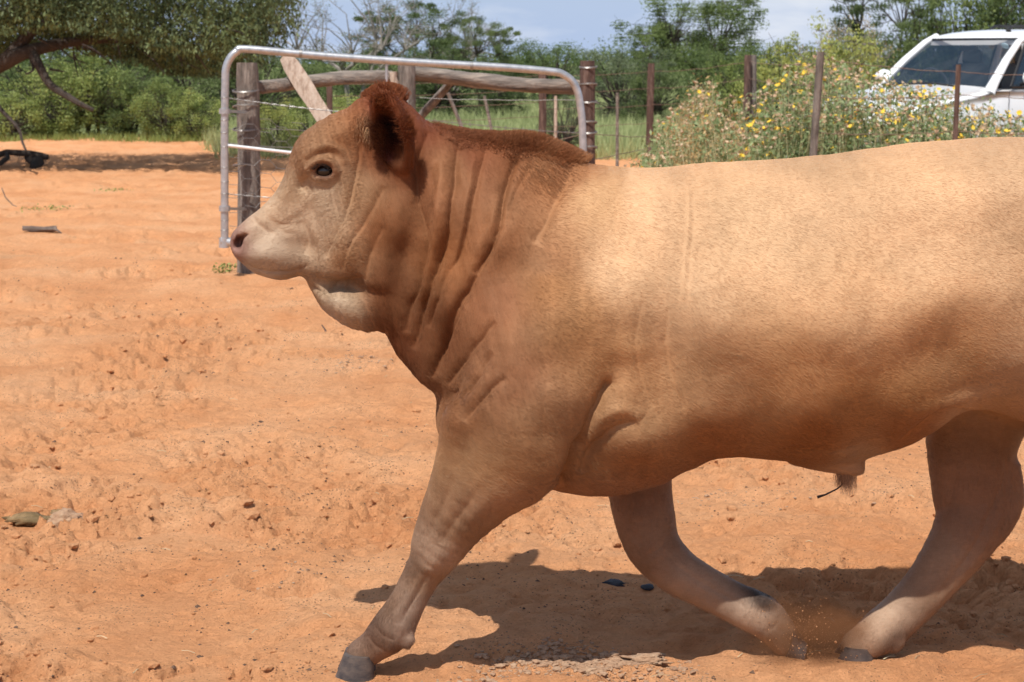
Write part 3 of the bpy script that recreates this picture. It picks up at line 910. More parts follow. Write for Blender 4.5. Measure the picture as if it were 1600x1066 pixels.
leg_lines((BV[:, 1] < -.03) & (BV[:, 0] < .15) & (BV[:, 2] < .62), YM - .17, [
    ([(672, 890), (655, 925), (638, 955), (625, 980)], 5, -.0055), ([(655, 905), (636, 940), (612, 972)], 7, .003), ([(690, 850), (678, 878), (668, 900)], 12, .004),
    ([(655, 862), (668, 880), (690, 884)], 5, -.003), ([(775, 700), (740, 760), (705, 815), (690, 845)], 9, -.007), ([(720, 680), (708, 740), (684, 800), (668, 838)], 8, -.005),
    ([(800, 690), (770, 750), (735, 800)], 14, .006), ([(585, 985), (600, 998), (618, 1004)], 5, -.0035), ([(572, 1000), (588, 1016), (602, 1022)], 4, -.003), ([(745, 665), (735, 720), (712, 770)], 14, .005)])
leg_lines((BV[:, 1] > .0) & (BV[:, 0] < .85) & (BV[:, 2] < .5), YM + .08, [
    ([(1030, 850), (1060, 880), (1110, 912), (1165, 940)], 5, -.004), ([(975, 760), (980, 810), (1000, 850)], 7, -.004), ([(1010, 862), (1030, 850), (1044, 832)], 6, -.003), ([(1190, 975), (1205, 965), (1215, 950)], 4, -.003)])
leg_lines((BV[:, 1] > .0) & (BV[:, 0] > .9) & (BV[:, 2] < .62), YM + .10, [
    ([(1572, 690), (1566, 740), (1545, 790), (1510, 850), (1450, 925)], 6, -.006), ([(1500, 680), (1490, 740), (1478, 800)], 8, -.005), ([(1560, 800), (1530, 850), (1490, 895)], 6, .004),
    ([(1540, 640), (1530, 700), (1520, 760)], 10, .005), ([(1395, 955), (1410, 985), (1400, 1005)], 5, -.003)])

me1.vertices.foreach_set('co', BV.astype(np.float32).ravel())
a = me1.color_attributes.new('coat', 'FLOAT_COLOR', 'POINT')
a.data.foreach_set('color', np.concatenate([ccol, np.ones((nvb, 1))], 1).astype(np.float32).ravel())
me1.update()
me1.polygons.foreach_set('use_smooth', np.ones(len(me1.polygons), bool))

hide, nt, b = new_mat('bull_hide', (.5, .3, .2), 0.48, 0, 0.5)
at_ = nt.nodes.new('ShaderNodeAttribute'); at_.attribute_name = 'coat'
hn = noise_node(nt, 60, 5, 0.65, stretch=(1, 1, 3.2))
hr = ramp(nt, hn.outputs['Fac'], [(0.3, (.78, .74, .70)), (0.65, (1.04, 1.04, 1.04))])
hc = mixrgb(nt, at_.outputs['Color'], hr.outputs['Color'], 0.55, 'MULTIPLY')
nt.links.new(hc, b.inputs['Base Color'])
b.inputs['Sheen Weight'].default_value = 0.0
gmh = nt.nodes.new('ShaderNodeGamma'); gmh.inputs['Gamma'].default_value = .55; nt.links.new(at_.outputs['Color'], gmh.inputs['Color']); nt.links.new(gmh.outputs['Color'], b.inputs['Specular Tint'])
hb = noise_node(nt, 240, 3, 0.6, stretch=(1, 1, 4))
bump(nt, b, hb.outputs['Fac'], 0.35, 0.003)
me1.materials.append(hide)
me1.name = 'bull_body'
BULL_POS = Vector((0, YM, 0))
bull = empty('bull', BULL_POS)
tag(bull, 'young light brown bull with a darker neck striding to the left across the sand', 'bull')
body = link_mesh('body', me1, bull)

# eyes
eye_m, nt, b = new_mat('bull_eye', (.014, .009, .008), 0.16, 0, 0.4)
b.inputs['Coat Weight'].default_value = 0.25; b.inputs['Coat Roughness'].default_value = 0.03
for (x, y, z) in EYES:
    s = -1 if y < 0 else 1
    mb_ = MB()
    n1_, n2_ = 20, 14
    vs = []; fs = []
    for i in range(n1_ + 1):
        th = math.pi * i / n1_
        for j in range(n2_):
            ph = 2 * math.pi * j / n2_
            vs.append((.0215 * math.cos(ph) * math.sin(th), .0175 * math.cos(th), .0165 * math.sin(ph) * math.sin(th)))
    for i in range(n1_):
        for j in range(n2_):
            fs.append((i * n2_ + j, i * n2_ + (j + 1) % n2_, (i + 1) * n2_ + (j + 1) % n2_, (i + 1) * n2_ + j))
    mb_.add(vs, fs)
    e = mb_.build('eye', eye_m, bull)
    e.location = (x, y - s * .0125, z)

# hooves: two claws each, swept from the coronet to the sole
hoof_m, nt, b = new_mat('hoof_horn', (.06, .06, .07), 0.5, 0, 0.4)
hn = noise_node(nt, 25, 6, 0.65, stretch=(1, 1, 2))
hr = ramp(nt, hn.outputs['Fac'], [(0.3, (.030, .030, .036)), (0.72, (.15, .115, .095))])
nt.links.new(hr.outputs['Color'], b.inputs['Base Color'])
bump(nt, b, hn.outputs['Fac'], 0.25, 0.002)
def hoof(cor, toe, heel, yo, lift=0.0, wid=.031, cr0=.036):
    """cor: coronet centre px; toe/heel px on the sole"""
    C_ = at(*cor, YM + yo) ; T = at(*toe, YM + yo); Hh = at(*heel, YM + yo)
    C_ = Vector((C_.x, 0, C_.z)); T = Vector((T.x, 0, T.z)); Hh = Vector((Hh.x, 0, Hh.z))
    ax = (T - Hh); L = ax.length; ax.normalize()
    Sm = (T + Hh) / 2
    for s in (-1, 1):
        mb_ = MB(); vs = []; fs = []
        n_, m__ = 18, 7
        for i in range(m__ + 1):
            t = i / m__
            cen = C_.lerp(Sm, t) + Vector((0, yo + s * (wid * .82 - .003 + .004 * t), 0))
            la = (cr0 + (L / 2 - cr0) * t); wa = (wid * .92 + .003 * t)
            for j in range(n_):
                ph = 2 * math.pi * j / n_
                c_, s_ = math.cos(ph), math.sin(ph)
                xx_ = c_ * (1 + .12 * max(c_, 0) * t)
                w_ = s_ * (1 - .35 * max(c_, 0) ** 2 * t)
                vs.append(cen + ax * (xx_ * la) + Vector((0, w_ * wa, 0)))
        for i in range(m__):
            for j in range(n_):
                fs.append((i * n_ + j, i * n_ + (j + 1) % n_, (i + 1) * n_ + (j + 1) % n_, (i + 1) * n_ + j))
        fs.append(tuple(range(n_ - 1, -1, -1))); fs.append(tuple(range(m__ * n_, (m__ + 1) * n_)))
        mb_.add(vs, fs)
        mb_.build('hoof', hoof_m, bull)
hoof((562, 1018), (527, 1056), (586, 1057), -.085, 0, .033, .038)
hoof((1231, 1002), (1246, 1036), (1258, 1000), .05)
hoof((1340, 1006), (1308, 1026), (1362, 1026), .05)
hoof((1835, 1018), (1795, 1050), (1860, 1050), -.10)

# ---- coat hair
def make_hair(name, P, D, Ln, N_, Ccol, rad, segs=3, curl=0.25, seed=0, lift=.55):
    """P roots, D lying direction, Ln lengths, N_ normals"""
    r = np.random.default_rng(seed)
    n = len(P)
    k = segs + 1
    pts = np.zeros((n, k, 3), np.float32)
    pts[:, 0] = P - N_ * 0.001
    cur = P.copy()
    for s in range(1, k):
        t = s / segs
        d = D * (0.65 + 0.45 * t) + N_ * (lift * (1 - t) + 0.03) + r.normal(0, curl, (n, 3)) * 0.5
        d[:, 2] -= 0.1 * t
        d /= np.linalg.norm(d, axis=1, keepdims=True)
        cur = cur + d * (Ln / segs)[:, None]
        pts[:, s] = cur
    hc_ = bpy.data.hair_curves.new(name)
    hc_.add_curves([k] * n)
    hc_.attributes['position'].data.foreach_set('vector', pts.ravel())
    ra = hc_.attributes.get('radius') or hc_.attributes.new('radius', 'FLOAT', 'POINT')
    rr_ = (rad[:, None] * np.linspace(1, .25, k)[None]).astype(np.float32)
    ra.data.foreach_set('value', rr_.ravel())
    ca_ = hc_.attributes.new('coat', 'FLOAT_COLOR', 'CURVE')
    ca_.data.foreach_set('color', np.concatenate([Ccol, np.ones((n, 1))], 1).astype(np.float32).ravel())
    o = bpy.data.objects.new(name, hc_)
    COL.objects.link(o)
    return o

me1.calc_loop_triangles()
nt_ = len(me1.loop_triangles)
TR = np.empty(nt_ * 3, np.int32); me1.loop_triangles.foreach_get('vertices', TR); TR = TR.reshape(-1, 3)
me1.vertices.foreach_get('normal', tmpn := np.empty(nvb * 3, np.float32)); BN = tmpn.reshape(-1, 3).astype(float)
e1 = BV[TR[:, 1]] - BV[TR[:, 0]]; e2 = BV[TR[:, 2]] - BV[TR[:, 0]]
area = np.linalg.norm(np.cross(e1, e2), axis=1) / 2
cen = BV[TR].mean(1)
def sample_roots(n, weight, seed):
    r = np.random.default_rng(seed)
    w = area * weight
    cdf = np.cumsum(w); cdf /= cdf[-1]
    t = np.searchsorted(cdf, r.uniform(0, 1, n)); t = np.minimum(t, nt_ - 1)
    a_ = np.sqrt(r.uniform(0, 1, n)); b_ = r.uniform(0, 1, n)
    w0, w1, w2 = 1 - a_, a_ * (1 - b_), a_ * b_
    I = TR[t]
    P = BV[I[:, 0]] * w0[:, None] + BV[I[:, 1]] * w1[:, None] + BV[I[:, 2]] * w2[:, None]
    Nn = BN[I[:, 0]] * w0[:, None] + BN[I[:, 1]] * w1[:, None] + BN[I[:, 2]] * w2[:, None]
    Nn /= np.linalg.norm(Nn, axis=1, keepdims=True)
    Cc = ccol[I[:, 0]] * w0[:, None] + ccol[I[:, 1]] * w1[:, None] + ccol[I[:, 2]] * w2[:, None]
    sample_roots.tri = t
    return P, Nn, Cc
def flow(P, Nn, seed=0):
    x, z = P[:, 0], P[:, 2]
    neck = (1 - sstep(-.05, .15, x)) * sstep(.75, .85, z)
    hx0 = pxz(560, 300)[0]
    head = 1 - sstep(hx0 - .03, hx0 + .08, x)
    leg = 1 - sstep(.42, .55, z)
    D = np.tile(np.array([1.0, 0, -.32]), (len(P), 1))
    D = D * (1 - neck)[:, None] + np.array([.35, 0, -.9]) * neck[:, None]
    D = D * (1 - head)[:, None] + np.array([.75, 0, .45]) * head[:, None]
    D = D * (1 - leg)[:, None] + np.array([-.15, 0, -1]) * leg[:, None]
    sw = fbm2(x * 3, z * 3, 2, 88) * .25
    D = np.stack([D[:, 0] - D[:, 2] * sw, D[:, 1], D[:, 2] + D[:, 0] * sw], 1)
    D = D - Nn * (D * Nn).sum(1, keepdims=True)
    return D / (np.linalg.norm(D, axis=1, keepdims=True) + 1e-6)
wgt = np.where(cen[:, 1] < 0.02, 1.0, 0.35)
# nothing grows on the eyes, muzzle tip or inside the nostrils
mz = at(368, 384, YM - .04)
wgt = wgt * np.where((cen[:, 0] - mz.x) ** 2 + (cen[:, 2] - mz.z) ** 2 < .022 ** 2, 0.0, 1.0)
dde = np.sqrt(((cen[:, 0] - q[0]) / 1.35) ** 2 + (cen[:, 2] - q[2]) ** 2)
wgt = wgt * np.where((dde < .0185), 0.0, 1.0)
face = 1 + 1.0 * (cen[:, 0] < -0.3)
NH = 430000
P, Nn, Cc = sample_roots(NH, wgt * face, 21)
D = flow(P, Nn)
rr = np.random.default_rng(5)
small = sstep(-.80, -.30, P[:, 0]) * .62 + .38
Ln = rr.uniform(.007, .013, NH) * small
cl = 1 + rr.normal(0, .05, (NH, 1)) + .05 * fbm2(P[:, 0] * 25, P[:, 2] * 70, 3, 93)[:, None]
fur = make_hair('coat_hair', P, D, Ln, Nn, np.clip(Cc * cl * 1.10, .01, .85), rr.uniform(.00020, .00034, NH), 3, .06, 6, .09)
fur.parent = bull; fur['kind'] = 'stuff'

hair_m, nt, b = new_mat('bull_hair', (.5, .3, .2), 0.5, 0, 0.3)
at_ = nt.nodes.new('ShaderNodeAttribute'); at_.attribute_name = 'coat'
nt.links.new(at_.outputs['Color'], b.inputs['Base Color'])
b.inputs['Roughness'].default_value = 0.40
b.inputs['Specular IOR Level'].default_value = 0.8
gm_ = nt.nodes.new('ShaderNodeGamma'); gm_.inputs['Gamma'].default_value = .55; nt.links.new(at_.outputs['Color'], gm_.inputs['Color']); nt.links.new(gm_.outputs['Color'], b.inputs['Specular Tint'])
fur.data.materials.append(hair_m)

# longer woolly hair: poll, crest, ears, tail tip, sheath
def region(px, py, yo, r, both=True):
    p = at(px, py, YM + yo)
    yv = np.abs(cen[:, 1]) if both else cen[:, 1]
    return np.exp(-(((cen[:, 0] - p.x) ** 2 + (yv - abs(yo)) ** 2 + (cen[:, 2] - p.z) ** 2) / r ** 2))
_cen = None
def samp_w(wmap, P):
    # how deep inside the tuft a root sits, from the same smooth field
    return np.clip(tuft.last * 1.0, 0, 1)
def tuft(wmap, n, lo, hi, dirv, colr, seed, rad=.0006, curl=.6, mixn=.5):
    wmap = wmap * (wmap > .06)
    P, Nn, Cc = sample_roots(n, wmap, seed)
    tuft.last = np.clip(wmap[sample_roots.tri] * 1.25 - .1, 0, 1)
    D = np.array(dirv)[None] + Nn * mixn
    D /= np.linalg.norm(D, axis=1, keepdims=True)
    r = np.random.default_rng(seed)
    Ln = r.uniform(lo, hi, n)
    mixk = r.uniform(.0, .75, (n, 1)) ** 1.3
    wl = samp_w(wmap, P)[:, None]
    mixk = np.clip(1 - (1 - mixk) * wl, 0, 1)
    c_ = (np.array(colr)[None] * (1 - mixk) + Cc * mixk) * (1 + r.normal(0, .2, (n, 1)))
    return P, D, Ln, Nn, np.clip(c_, .008, .8), np.full(n, rad)
T_ = [tuft(region(602, 152, 0, .032) + region(585, 158, -.03, .02), 4500, .010, .028, (.05, 0, .5), (.34, .125, .05), 1),
      tuft(region(730, 214, 0, .06), 3000, .010, .022, (.8, 0, -.1), (.22, .08, .035), 2, .0005, .4),
      tuft(region(800, 220, 0, .065), 5000, .012, .030, (.5, -.1, .1), (.30, .125, .055), 3, .0006, .5),
      tuft(region(858, 238, 0, .060), 5500, .012, .032, (.5, -.1, .1), (.32, .145, .07), 4, .0006, .5),
      tuft(region(850, 270, -.07, .06), 3000, .012, .024, (.5, -.1, -.7), (.36, .18, .09), 41, .0005, .5, .25),
      tuft(region(600, 150, -.21, .03) + region(645, 200, -.20, .03), 1500, .010, .022, (-.1, 0, .3), (.22, .07, .025), 5, .0005, .5),
      tuft(region(590, 215, -.17, .035), 1800, .012, .026, (-.5, 0, .5), (.12, .045, .02), 6, .0005, .5),
      tuft(region(578, 200, -.12, .03), 1200, .010, .02, (-.1, 0, -.6), (.50, .30, .16), 7, .0005, .4),
      tuft(region(1322, 738, 0, .018, False), 260, .02, .055, (-.1, 0, -1), (.13, .055, .03), 8, .0005, .8, .1),
      tuft(region(1896, 755, 0, .03, False), 2500, .10, .22, (0, 0, -1), (.20, .11, .06), 9, .0008, .4, .1),
      tuft(region(640, 515, -.11, .03), 20, .006, .012, (-.5, 0, -.7), (.34, .17, .08), 10, .0005, .6, .2)]
cat_ = [np.concatenate([t[i] for t in T_]) for i in range(6)]
longh = make_hair('long_hair', cat_[0], cat_[1], cat_[2], cat_[3], cat_[4], cat_[5], 4, .55, 12)
longh.data.materials.append(hair_m)
longh.parent = bull; longh['kind'] = 'stuff'
longh['label'] = 'dark red woolly hair on the poll, crest and ears'
# a twisted strand of sheath hair and eyelashes
lash_m, _, _ = new_mat('dark_lash', (.03, .02, .015), 0.6)
mb_ = MB()
S_ = [at(*p, YM) - BULL_POS for p in [(1325, 738), (1322, 752), (1308, 764), (1290, 773), (1277, 777)]]
mb_.tube(S_, [.003, .0025, .002, .0025, .004], 6)
mb_.build('sheath_hair', lash_m, bull)
mb_ = MB()
rl = random.Random(3)
for k in range(46):
    t = k / 45
    a_ = math.radians(20 + 140 * t)
    x, y, z = EYES[0]
    p0 = Vector((x - math.cos(a_) * .022, y - .002, z + math.sin(a_) * .0155))
    p1 = p0 + Vector((-.006 + rl.uniform(-.003, .003), -.009, .000 + rl.uniform(-.003, .002)))
    p2 = p1 + Vector((-.004, -.003, .003))
    mb_.tube([p0, p1, p2], [.0006, .0005, .0002], 3, False)
mb_.build('eyelashes', lash_m, bull)
# ------------------------------------------------------------------ timber fence, gate and wire fence
wood_dark = noisy_mat('weathered_post', (.060, .050, .042), (.17, .14, .12), 7, .85, .9, .02, (4, 4, .8), (.36, .31, .27))
wood_grey = noisy_mat('grey_rail', (.06, .048, .040), (.21, .175, .15), 5, .85, .9, .02, (.9, 6, 6), (.40, .33, .27))
wood_red = noisy_mat('red_brown_post', (.055, .028, .022), (.10, .056, .042), 7, .8, .8, .02, (4, 4, .7), (.24, .155, .125))
wood_pale = noisy_mat('bleached_plank', (.24, .15, .105), (.50, .39, .31), 9, .8, .9, .015, (4, 4, 1.0), (.58, .48, .40))
galv = noisy_mat('galvanised_pipe', (.36, .38, .40), (.56, .57, .59), 22, .38, .25, .002, None, None, .65)
galv_mid, _, _ = new_mat('galvanised_rail', (.82, .82, .83), .35, .5)
wire_m, _, _ = new_mat('fence_wire', (.30, .29, .28), .45, .7)
rust_m = noisy_mat('rusty_wire', (.12, .06, .04), (.24, .17, .13), 30, .7, .2, .001)

def log(mb_, a, b_, r0, r1=None, n=14, segs=14, rough=.14, bend=.012, seed=0, squash=1.0, flat=None):
    """uneven round timber from a to b"""
    r1 = r0 if r1 is None else r1
    a = Vector(a); b_ = Vector(b_)
    t_ = (b_ - a).normalized()
    up = Vector((0, 1, 0)) if abs(t_.y) < .9 else Vector((1, 0, 0))
    u = t_.cross(up).normalized(); v = u.cross(t_).normalized()
    rg_ = random.Random(seed)
    ph = [rg_.uniform(0, 6.28) for _ in range(6)]
    groove = [rg_.uniform(-1, 1) for _ in range(n)]
    vs = []; fs = []
    ts = [i / segs for i in range(segs + 1)]
    for i, t in enumerate(ts):
        c_ = a.lerp(b_, t) + u * (math.sin(t * 4 + ph[0]) * bend) + v * (math.sin(t * 5.3 + ph[1]) * bend)
        r = r0 + (r1 - r0) * t
        if i in (0, segs): r *= .93
        for k in range(n):
            an = 2 * math.pi * k / n
            rr_ = r * (1 + rough * (.5 * groove[k] + .35 * math.sin(3 * an + t * 7 + ph[2]) + .3 * math.sin(2 * an - t * 11 + ph[3]) + rg_.uniform(-.35, .35)))
            vs.append(c_ + u * math.cos(an) * rr_ * squash + v * math.sin(an) * rr_)
    for i in range(segs):
        for k in range(n):
            fs.append((i * n + k, i * n + (k + 1) % n, (i + 1) * n + (k + 1) % n, (i + 1) * n + k))
    # ends with a dished, split face
    for i, rev in ((0, True), (segs, False)):
        b0 = len(vs)
        c_ = sum((vs[i * n + k] for k in range(n)), Vector()) / n + t_ * (.012 if rev else -.012)
        vs.append(c_)
        for k in range(n):
            q_ = (i * n + k, i * n + (k + 1) % n, b0)
            fs.append(q_[::-1] if rev else q_)
    mb_.add(vs, fs)

def ring(mb_, c, r, wr=.003, n=14, tilt=0.0, turns=1):
    pts = [Vector(c) + Vector((math.cos(a_) * r, math.sin(a_) * r, math.sin(a_ + tilt) * tilt * r + .006 * a_ / 6.28)) for a_ in [2 * math.pi * turns * k / (n * turns) for k in range(n * turns + 1)]]
    mb_.tube(pts, wr, 5)

YF = 14.0
fence = empty('timber_fence', at(633, 250, YF).xyz * Vector((1, 1, 0)) if False else Vector((at(633, 250, YF).x, YF, 0)))
tag(fence, 'weathered timber fence of thick posts joined by log rails behind the gate', 'fence')
FO = fence.location.copy()
def fpost(px, py_top, wpx, Y, mat, seed, parent, org, lean=0.0, name='post', squash=1.0):
    p = at(px, py_top, Y)
    r = wpx / 2 * Y / FPX
    m = MB()
    log(m, Vector((p.x + lean, Y, -.15)) - org, Vector((p.x, Y, p.z)) - org, r * 1.04, r * .98, 16, 22, .07, r * .12, seed, squash)
    return m.build(name, mat, parent)
p_a = fpost(384, 98, 36, 13.55, wood_dark, 3, fence, FO, -.0)
p_b = fpost(634, 99, 28, YF, wood_dark, 4, fence, FO)
p_c = fpost(919, 95, 24, 13.9, wood_red, 5, fence, FO)
for o_ in (p_a, p_b, p_c): pass
m = MB(); log(m, at(398, 133, 13.72) - FO, at(612, 122, 14.0) - FO, .048, .052, 14, 20, .16, .018, 6); m.build('rail', wood_grey, fence)
m = MB(); log(m, at(642, 117, 14.12) - FO, at(906, 134, 14.0) - FO, .058, .055, 14, 24, .16, .02, 7); m.build('rail', wood_grey, fence)
m = MB(); log(m, at(702, 128, 14.25) - FO, at(590, 262, 14.6) - FO, .030, .034, 10, 10, .12, .008, 8); m.build('brace', wood_dark, fence)
# the pale split plank that leans over the rail
m = MB()
a_ = at(446, 88, 13.78); b_ = at(640, 395, 13.35)
ax_ = (b_ - a_).normalized(); sd = Vector((ax_.z, 0, -ax_.x)); nn = ax_.cross(sd)
rgp = random.Random(4)
vs = []; fs = []
for i in range(19):
    t = i / 18; c_ = a_.lerp(b_, t) - FO
    w_ = .066 * (1 + rgp.uniform(-.06, .06)) * (.75 if i == 0 else 1); th = .022
    prof = [(-1, -.7), (-.93, .75), (-.35, .95 + rgp.uniform(-.25, .1)), (.2, 1.05 + rgp.uniform(-.2, .1)), (.9, .8), (1, -.8), (.3, -1), (-.4, -1)]
    for (u_, v_) in prof: vs.append(c_ + sd * (u_ * w_) + nn * (v_ * th) + ax_ * rgp.uniform(-.01, .01))
for i in range(18):
    for k in range(8): fs.append((i * 8 + k, i * 8 + (k + 1) % 8, (i + 1) * 8 + (k + 1) % 8, (i + 1) * 8 + k))
fs.append(tuple(range(7, -1, -1))); fs.append(tuple(range(18 * 8, 19 * 8)))
m.add(vs, fs); m.build('plank', wood_pale, fence, smooth=False)
# a broken wedge of timber on top of the middle post's left side
m = MB(); log(m, at(615, 112, 13.95) - FO, at(619, 150, 13.95) - FO, .03, .035, 9, 5, .3, .004, 12); m.build('wooden_block', wood_pale, fence)
# wire wound round the posts
for (px, pys, Y, r) in ((384, (143, 168, 203, 260), 13.55, .095), (634, (158,), YF, .075), (919, (106, 134, 160, 193, 208, 232), 13.9, .066)):
    for i, py in enumerate(pys):
        m = MB(); ring(m, at(px, py, Y) - FO, r, .0035, 14, .12 * (-1) ** i, 2); m.build('wire_tie', wire_m, fence)
# strained fence wires between the posts
def sag_wire(a, b_, r, sag=.01, n=16, seed=0, org=Vector((0, 0, 0)), jit=.004, mb_=None):
    rg_ = random.Random(seed)
    pts = []
    for i in range(n + 1):
        t = i / n
        p = a.lerp(b_, t) - org; p.z -= sag * 4 * t * (1 - t); p.z += rg_.uniform(-jit, jit); pts.append(p)
    mb_ = mb_ or MB(); mb_.tube(pts, r, 4); return mb_
for (a_, b_) in (((384, 143), (470, 112)), ((384, 200), (634, 205)), ((384, 228), (634, 232))):
    sag_wire(at(*a_, 13.62), at(*b_, 14.02), .0025, .01, 14, 3, FO).build('wire', wire_m, fence)
sag_wire(at(634, 152, 14.05), at(919, 156, 13.95), .0022, .012, 14, 6, FO).build('wire', wire_m, fence)
sag_wire(at(919, 160, 13.82), at(936, 161, 13.7), .003, 0, 3, 6, FO).build('wire', wire_m, fence)
# small log droppers seen behind the rail
for (px, t_, b2, w_, Y) in ((515, 128, 235, 9, 17), (741, 110, 260, 3, 16), (710, 160, 230, 9, 19)):
    pass

# ---- gate
YG0, YG1 = 13.2, 13.55
gate = empty('farm_gate', Vector((at(350, 380, YG0).x, YG0, 0)))
tag(gate, 'galvanised pipe gate with rounded corners and wire netting behind the head of the bull', 'gate')
GO = gate.location.copy()
def gp(px, py):
    t = (px - 350) / 560
    return at(px, py, YG0 + (YG1 - YG0) * t) - GO
fr = [gp(*p) for p in [(351, 378), (351, 300), (351, 200), (352, 128)]]
fr += [gp(*p) for p in [(353, 108), (359, 92), (370, 81), (386, 77)]]
fr += [gp(*p) for p in [(500, 87), (640, 97), (780, 105), (862, 112)]]
fr += [gp(*p) for p in [(881, 117), (895, 128), (903, 145), (907, 168), (910, 200), (913, 300), (915, 400)]]
frs = cr_spline([list(p) for p in fr], 5)
m = MB(); m.tube(frs, .0275, 14); m.build('frame', galv, gate)
m = MB(); m.tube([gp(350, 378), gp(500, 382), gp(700, 390), gp(915, 398)], .024, 12); m.build('frame', galv, gate)
m = MB(); m.tube([gp(345, 377), gp(368, 380)], .034, 12); m.tube([gp(350, 372), gp(350, 387)], .036, 12); m.build('pipe_tee', galv, gate)
m = MB(); m.tube([gp(352, 227), gp(500, 244), gp(700, 258), gp(910, 272)], .013, 10); m.build('mid_rail', galv_mid, gate)
m = MB(); m.tube([gp(604, 94), gp(604, 388)], .011, 8); m.build('stay', galv, gate)
for (x_, y_) in ((470, 84), (737, 103)):
    m = MB(); m.tube([gp(x_ - 3, y_), gp(x_ + 2, y_)], .030, 12); m.build('clamp', wire_m, gate)
for y_ in (174, 326):     # hinge straps to the post
    m = MB(); m.tube([gp(351, y_ - 4), gp(351, y_ + 4)], .040, 12)
    pa = gp(355, y_); pb = at(384, y_ + 1, 13.45) - GO
    m.box((pa + pb) / 2, ((pb - pa).length, .012, .02), (pb - pa).to_track_quat('X', 'Z').to_matrix())
    m.build('hinge', galv, gate)
def barbed(a, b_, seed):
    mb_ = MB(); rg_ = random.Random(seed)
    n = 60
    for k in (0, 3.1416):
        pts = []
        for i in range(n * 3 + 1):
            t = i / (n * 3); p = a.lerp(b_, t); p = Vector(p); p.z -= .02 * 4 * t * (1 - t) + .004 * math.sin(t * 9)
            an = t * n * 2.1 + k
            pts.append(p + Vector((0, math.cos(an), math.sin(an))) * .0035)
        mb_.tube(pts, .0022, 4)
    for i in range(int((b_ - a).length / .13)):
        t = (i + .5) / ((b_ - a).length / .13); p = a.lerp(b_, t); p = Vector(p); p.z -= .02 * 4 * t * (1 - t) + .004 * math.sin(t * 9)
        for s in (-1, 1):
            d = Vector((rg_.uniform(-.3, .3), rg_.uniform(-.5, .5), s)) * .016
            mb_.tube([p - d, p + d], .0016, 3)
    return mb_
barbed(gp(352, 153), gp(908, 208), 1).build('barbed_wire', wire_m, gate)
barbed(gp(352, 303), gp(911, 330), 2).build('barbed_wire', wire_m, gate)
for y_ in (153, 188, 208, 230, 262, 285, 303, 325, 345, 360):
    m = MB(); ring(m, gp(351, y_), .0295, .0022, 10, .1, 1); m.build('wire_tie', wire_m, gate)
m = MB()     # hexagonal netting
DX, DZ = .118, .098
A0 = gp(352, 180); 
def npnt(u, v):
    p = A0 + (gp(910, 235) - A0) * (u / 2.62)
    rgn = random.Random(int(u * 1000) * 77 + int(v * 1000))
    return Vector((p.x + rgn.uniform(-.006, .006), p.y + rgn.uniform(-.012, .012), p.z - v + rgn.uniform(-.006, .006)))
nc, nr_ = 22, 10
for i in range(nc):
    for j in range(nr_):
        u = i * DX + .01; v = j * DZ + (DZ / 2 if i % 2 else 0)
        if (p := v) > .92: continue
        a_ = npnt(u, v); b_ = npnt(u + DX * .62, v)
        c_ = npnt(u + DX, v + DZ / 2); d_ = npnt(u + DX, v - DZ / 2)
        m.tube([a_, b_], .0021, 3, False); m.tube([b_, c_], .0017, 3, False)
        if v > DZ / 2: m.tube([b_, d_], .0017, 3, False)
nn_o = m.build('netting', wire_m, gate); nn_o['kind'] = 'stuff'

# ---- wire fence with thin timber posts running on to the right
wf = empty('wire_fence', Vector((at(1017, 200, 27).x, 27, 0)))
tag(wf, 'slack wire fence on thin uneven brown posts among grass and flowering weeds', 'fence')
WO = wf.location.copy()
fpost(1017, 99, 11, 26, wood_red, 31, wf, WO)
fpost(1168, 86, 11, 22, wood_red, 32, wf, WO)
fpost(1178, 86, 10, 22.1, wood_dark, 33, wf, WO, .02)
fpost(1283, 81, 12, 16.2, wood_dark, 34, wf, WO, -.10)
fpost(1498, 101, 8, 16.4, wood_red, 35, wf, WO, -.02)
fpost(847, 108, 12, 24, wood_red, 36, wf, WO)
fpost(515, 126, 9, 22, wood_red, 37, wf, WO)
fpost(965, 145, 5, 25.5, wood_grey, 38, wf, WO, name='dropper')
fpost(868, 150, 5, 25.5, wood_pale, 39, wf, WO, name='dropper')
fpost(700, 145, 6, 25.0, wood_dark, 40, wf, WO, .5, name='dropper')
fpost(757, 150, 5, 24.0, wood_grey, 41, wf, WO, .25, name='dropper')
def wfw(p, q, Yp, Yq, sag=.02, seed=0): sag_wire(at(*p, Yp), at(*q, Yq), .0032, sag, 14, seed, WO, .006).build('wire', rust_m, wf)
for dz in (0, 26, 52, 80):
    wfw((847, 118 + dz), (1017, 112 + dz), 24, 26, .02, dz)
    wfw((1017, 112 + dz), (1170, 96 + dz), 26, 22, .03, dz + 1)
    wfw((1170, 96 + dz), (1281, 98 + dz * 1.3), 22, 16.2, .03, dz + 2)
    wfw((515, 132 + dz * .7), (847, 118 + dz * .8), 22, 24, .03, dz + 3)
for i, (y0, y1) in enumerate(((92, 112), (152, 148), (208, 205))):
    wfw((1282, y0), (1498, y1), 16.2, 16.4, .02, 60 + i); wfw((1498, y1), (1700, y1 + 4), 16.4, 16.5, .02, 70 + i)
wfw((919, 250), (1120, 196), 13.9, 26, .05, 90); wfw((919, 208), (1110, 214), 13.9, 26, .03, 91)
wfw((919, 208), (640, 262), 13.9, 14.1, .02, 92)

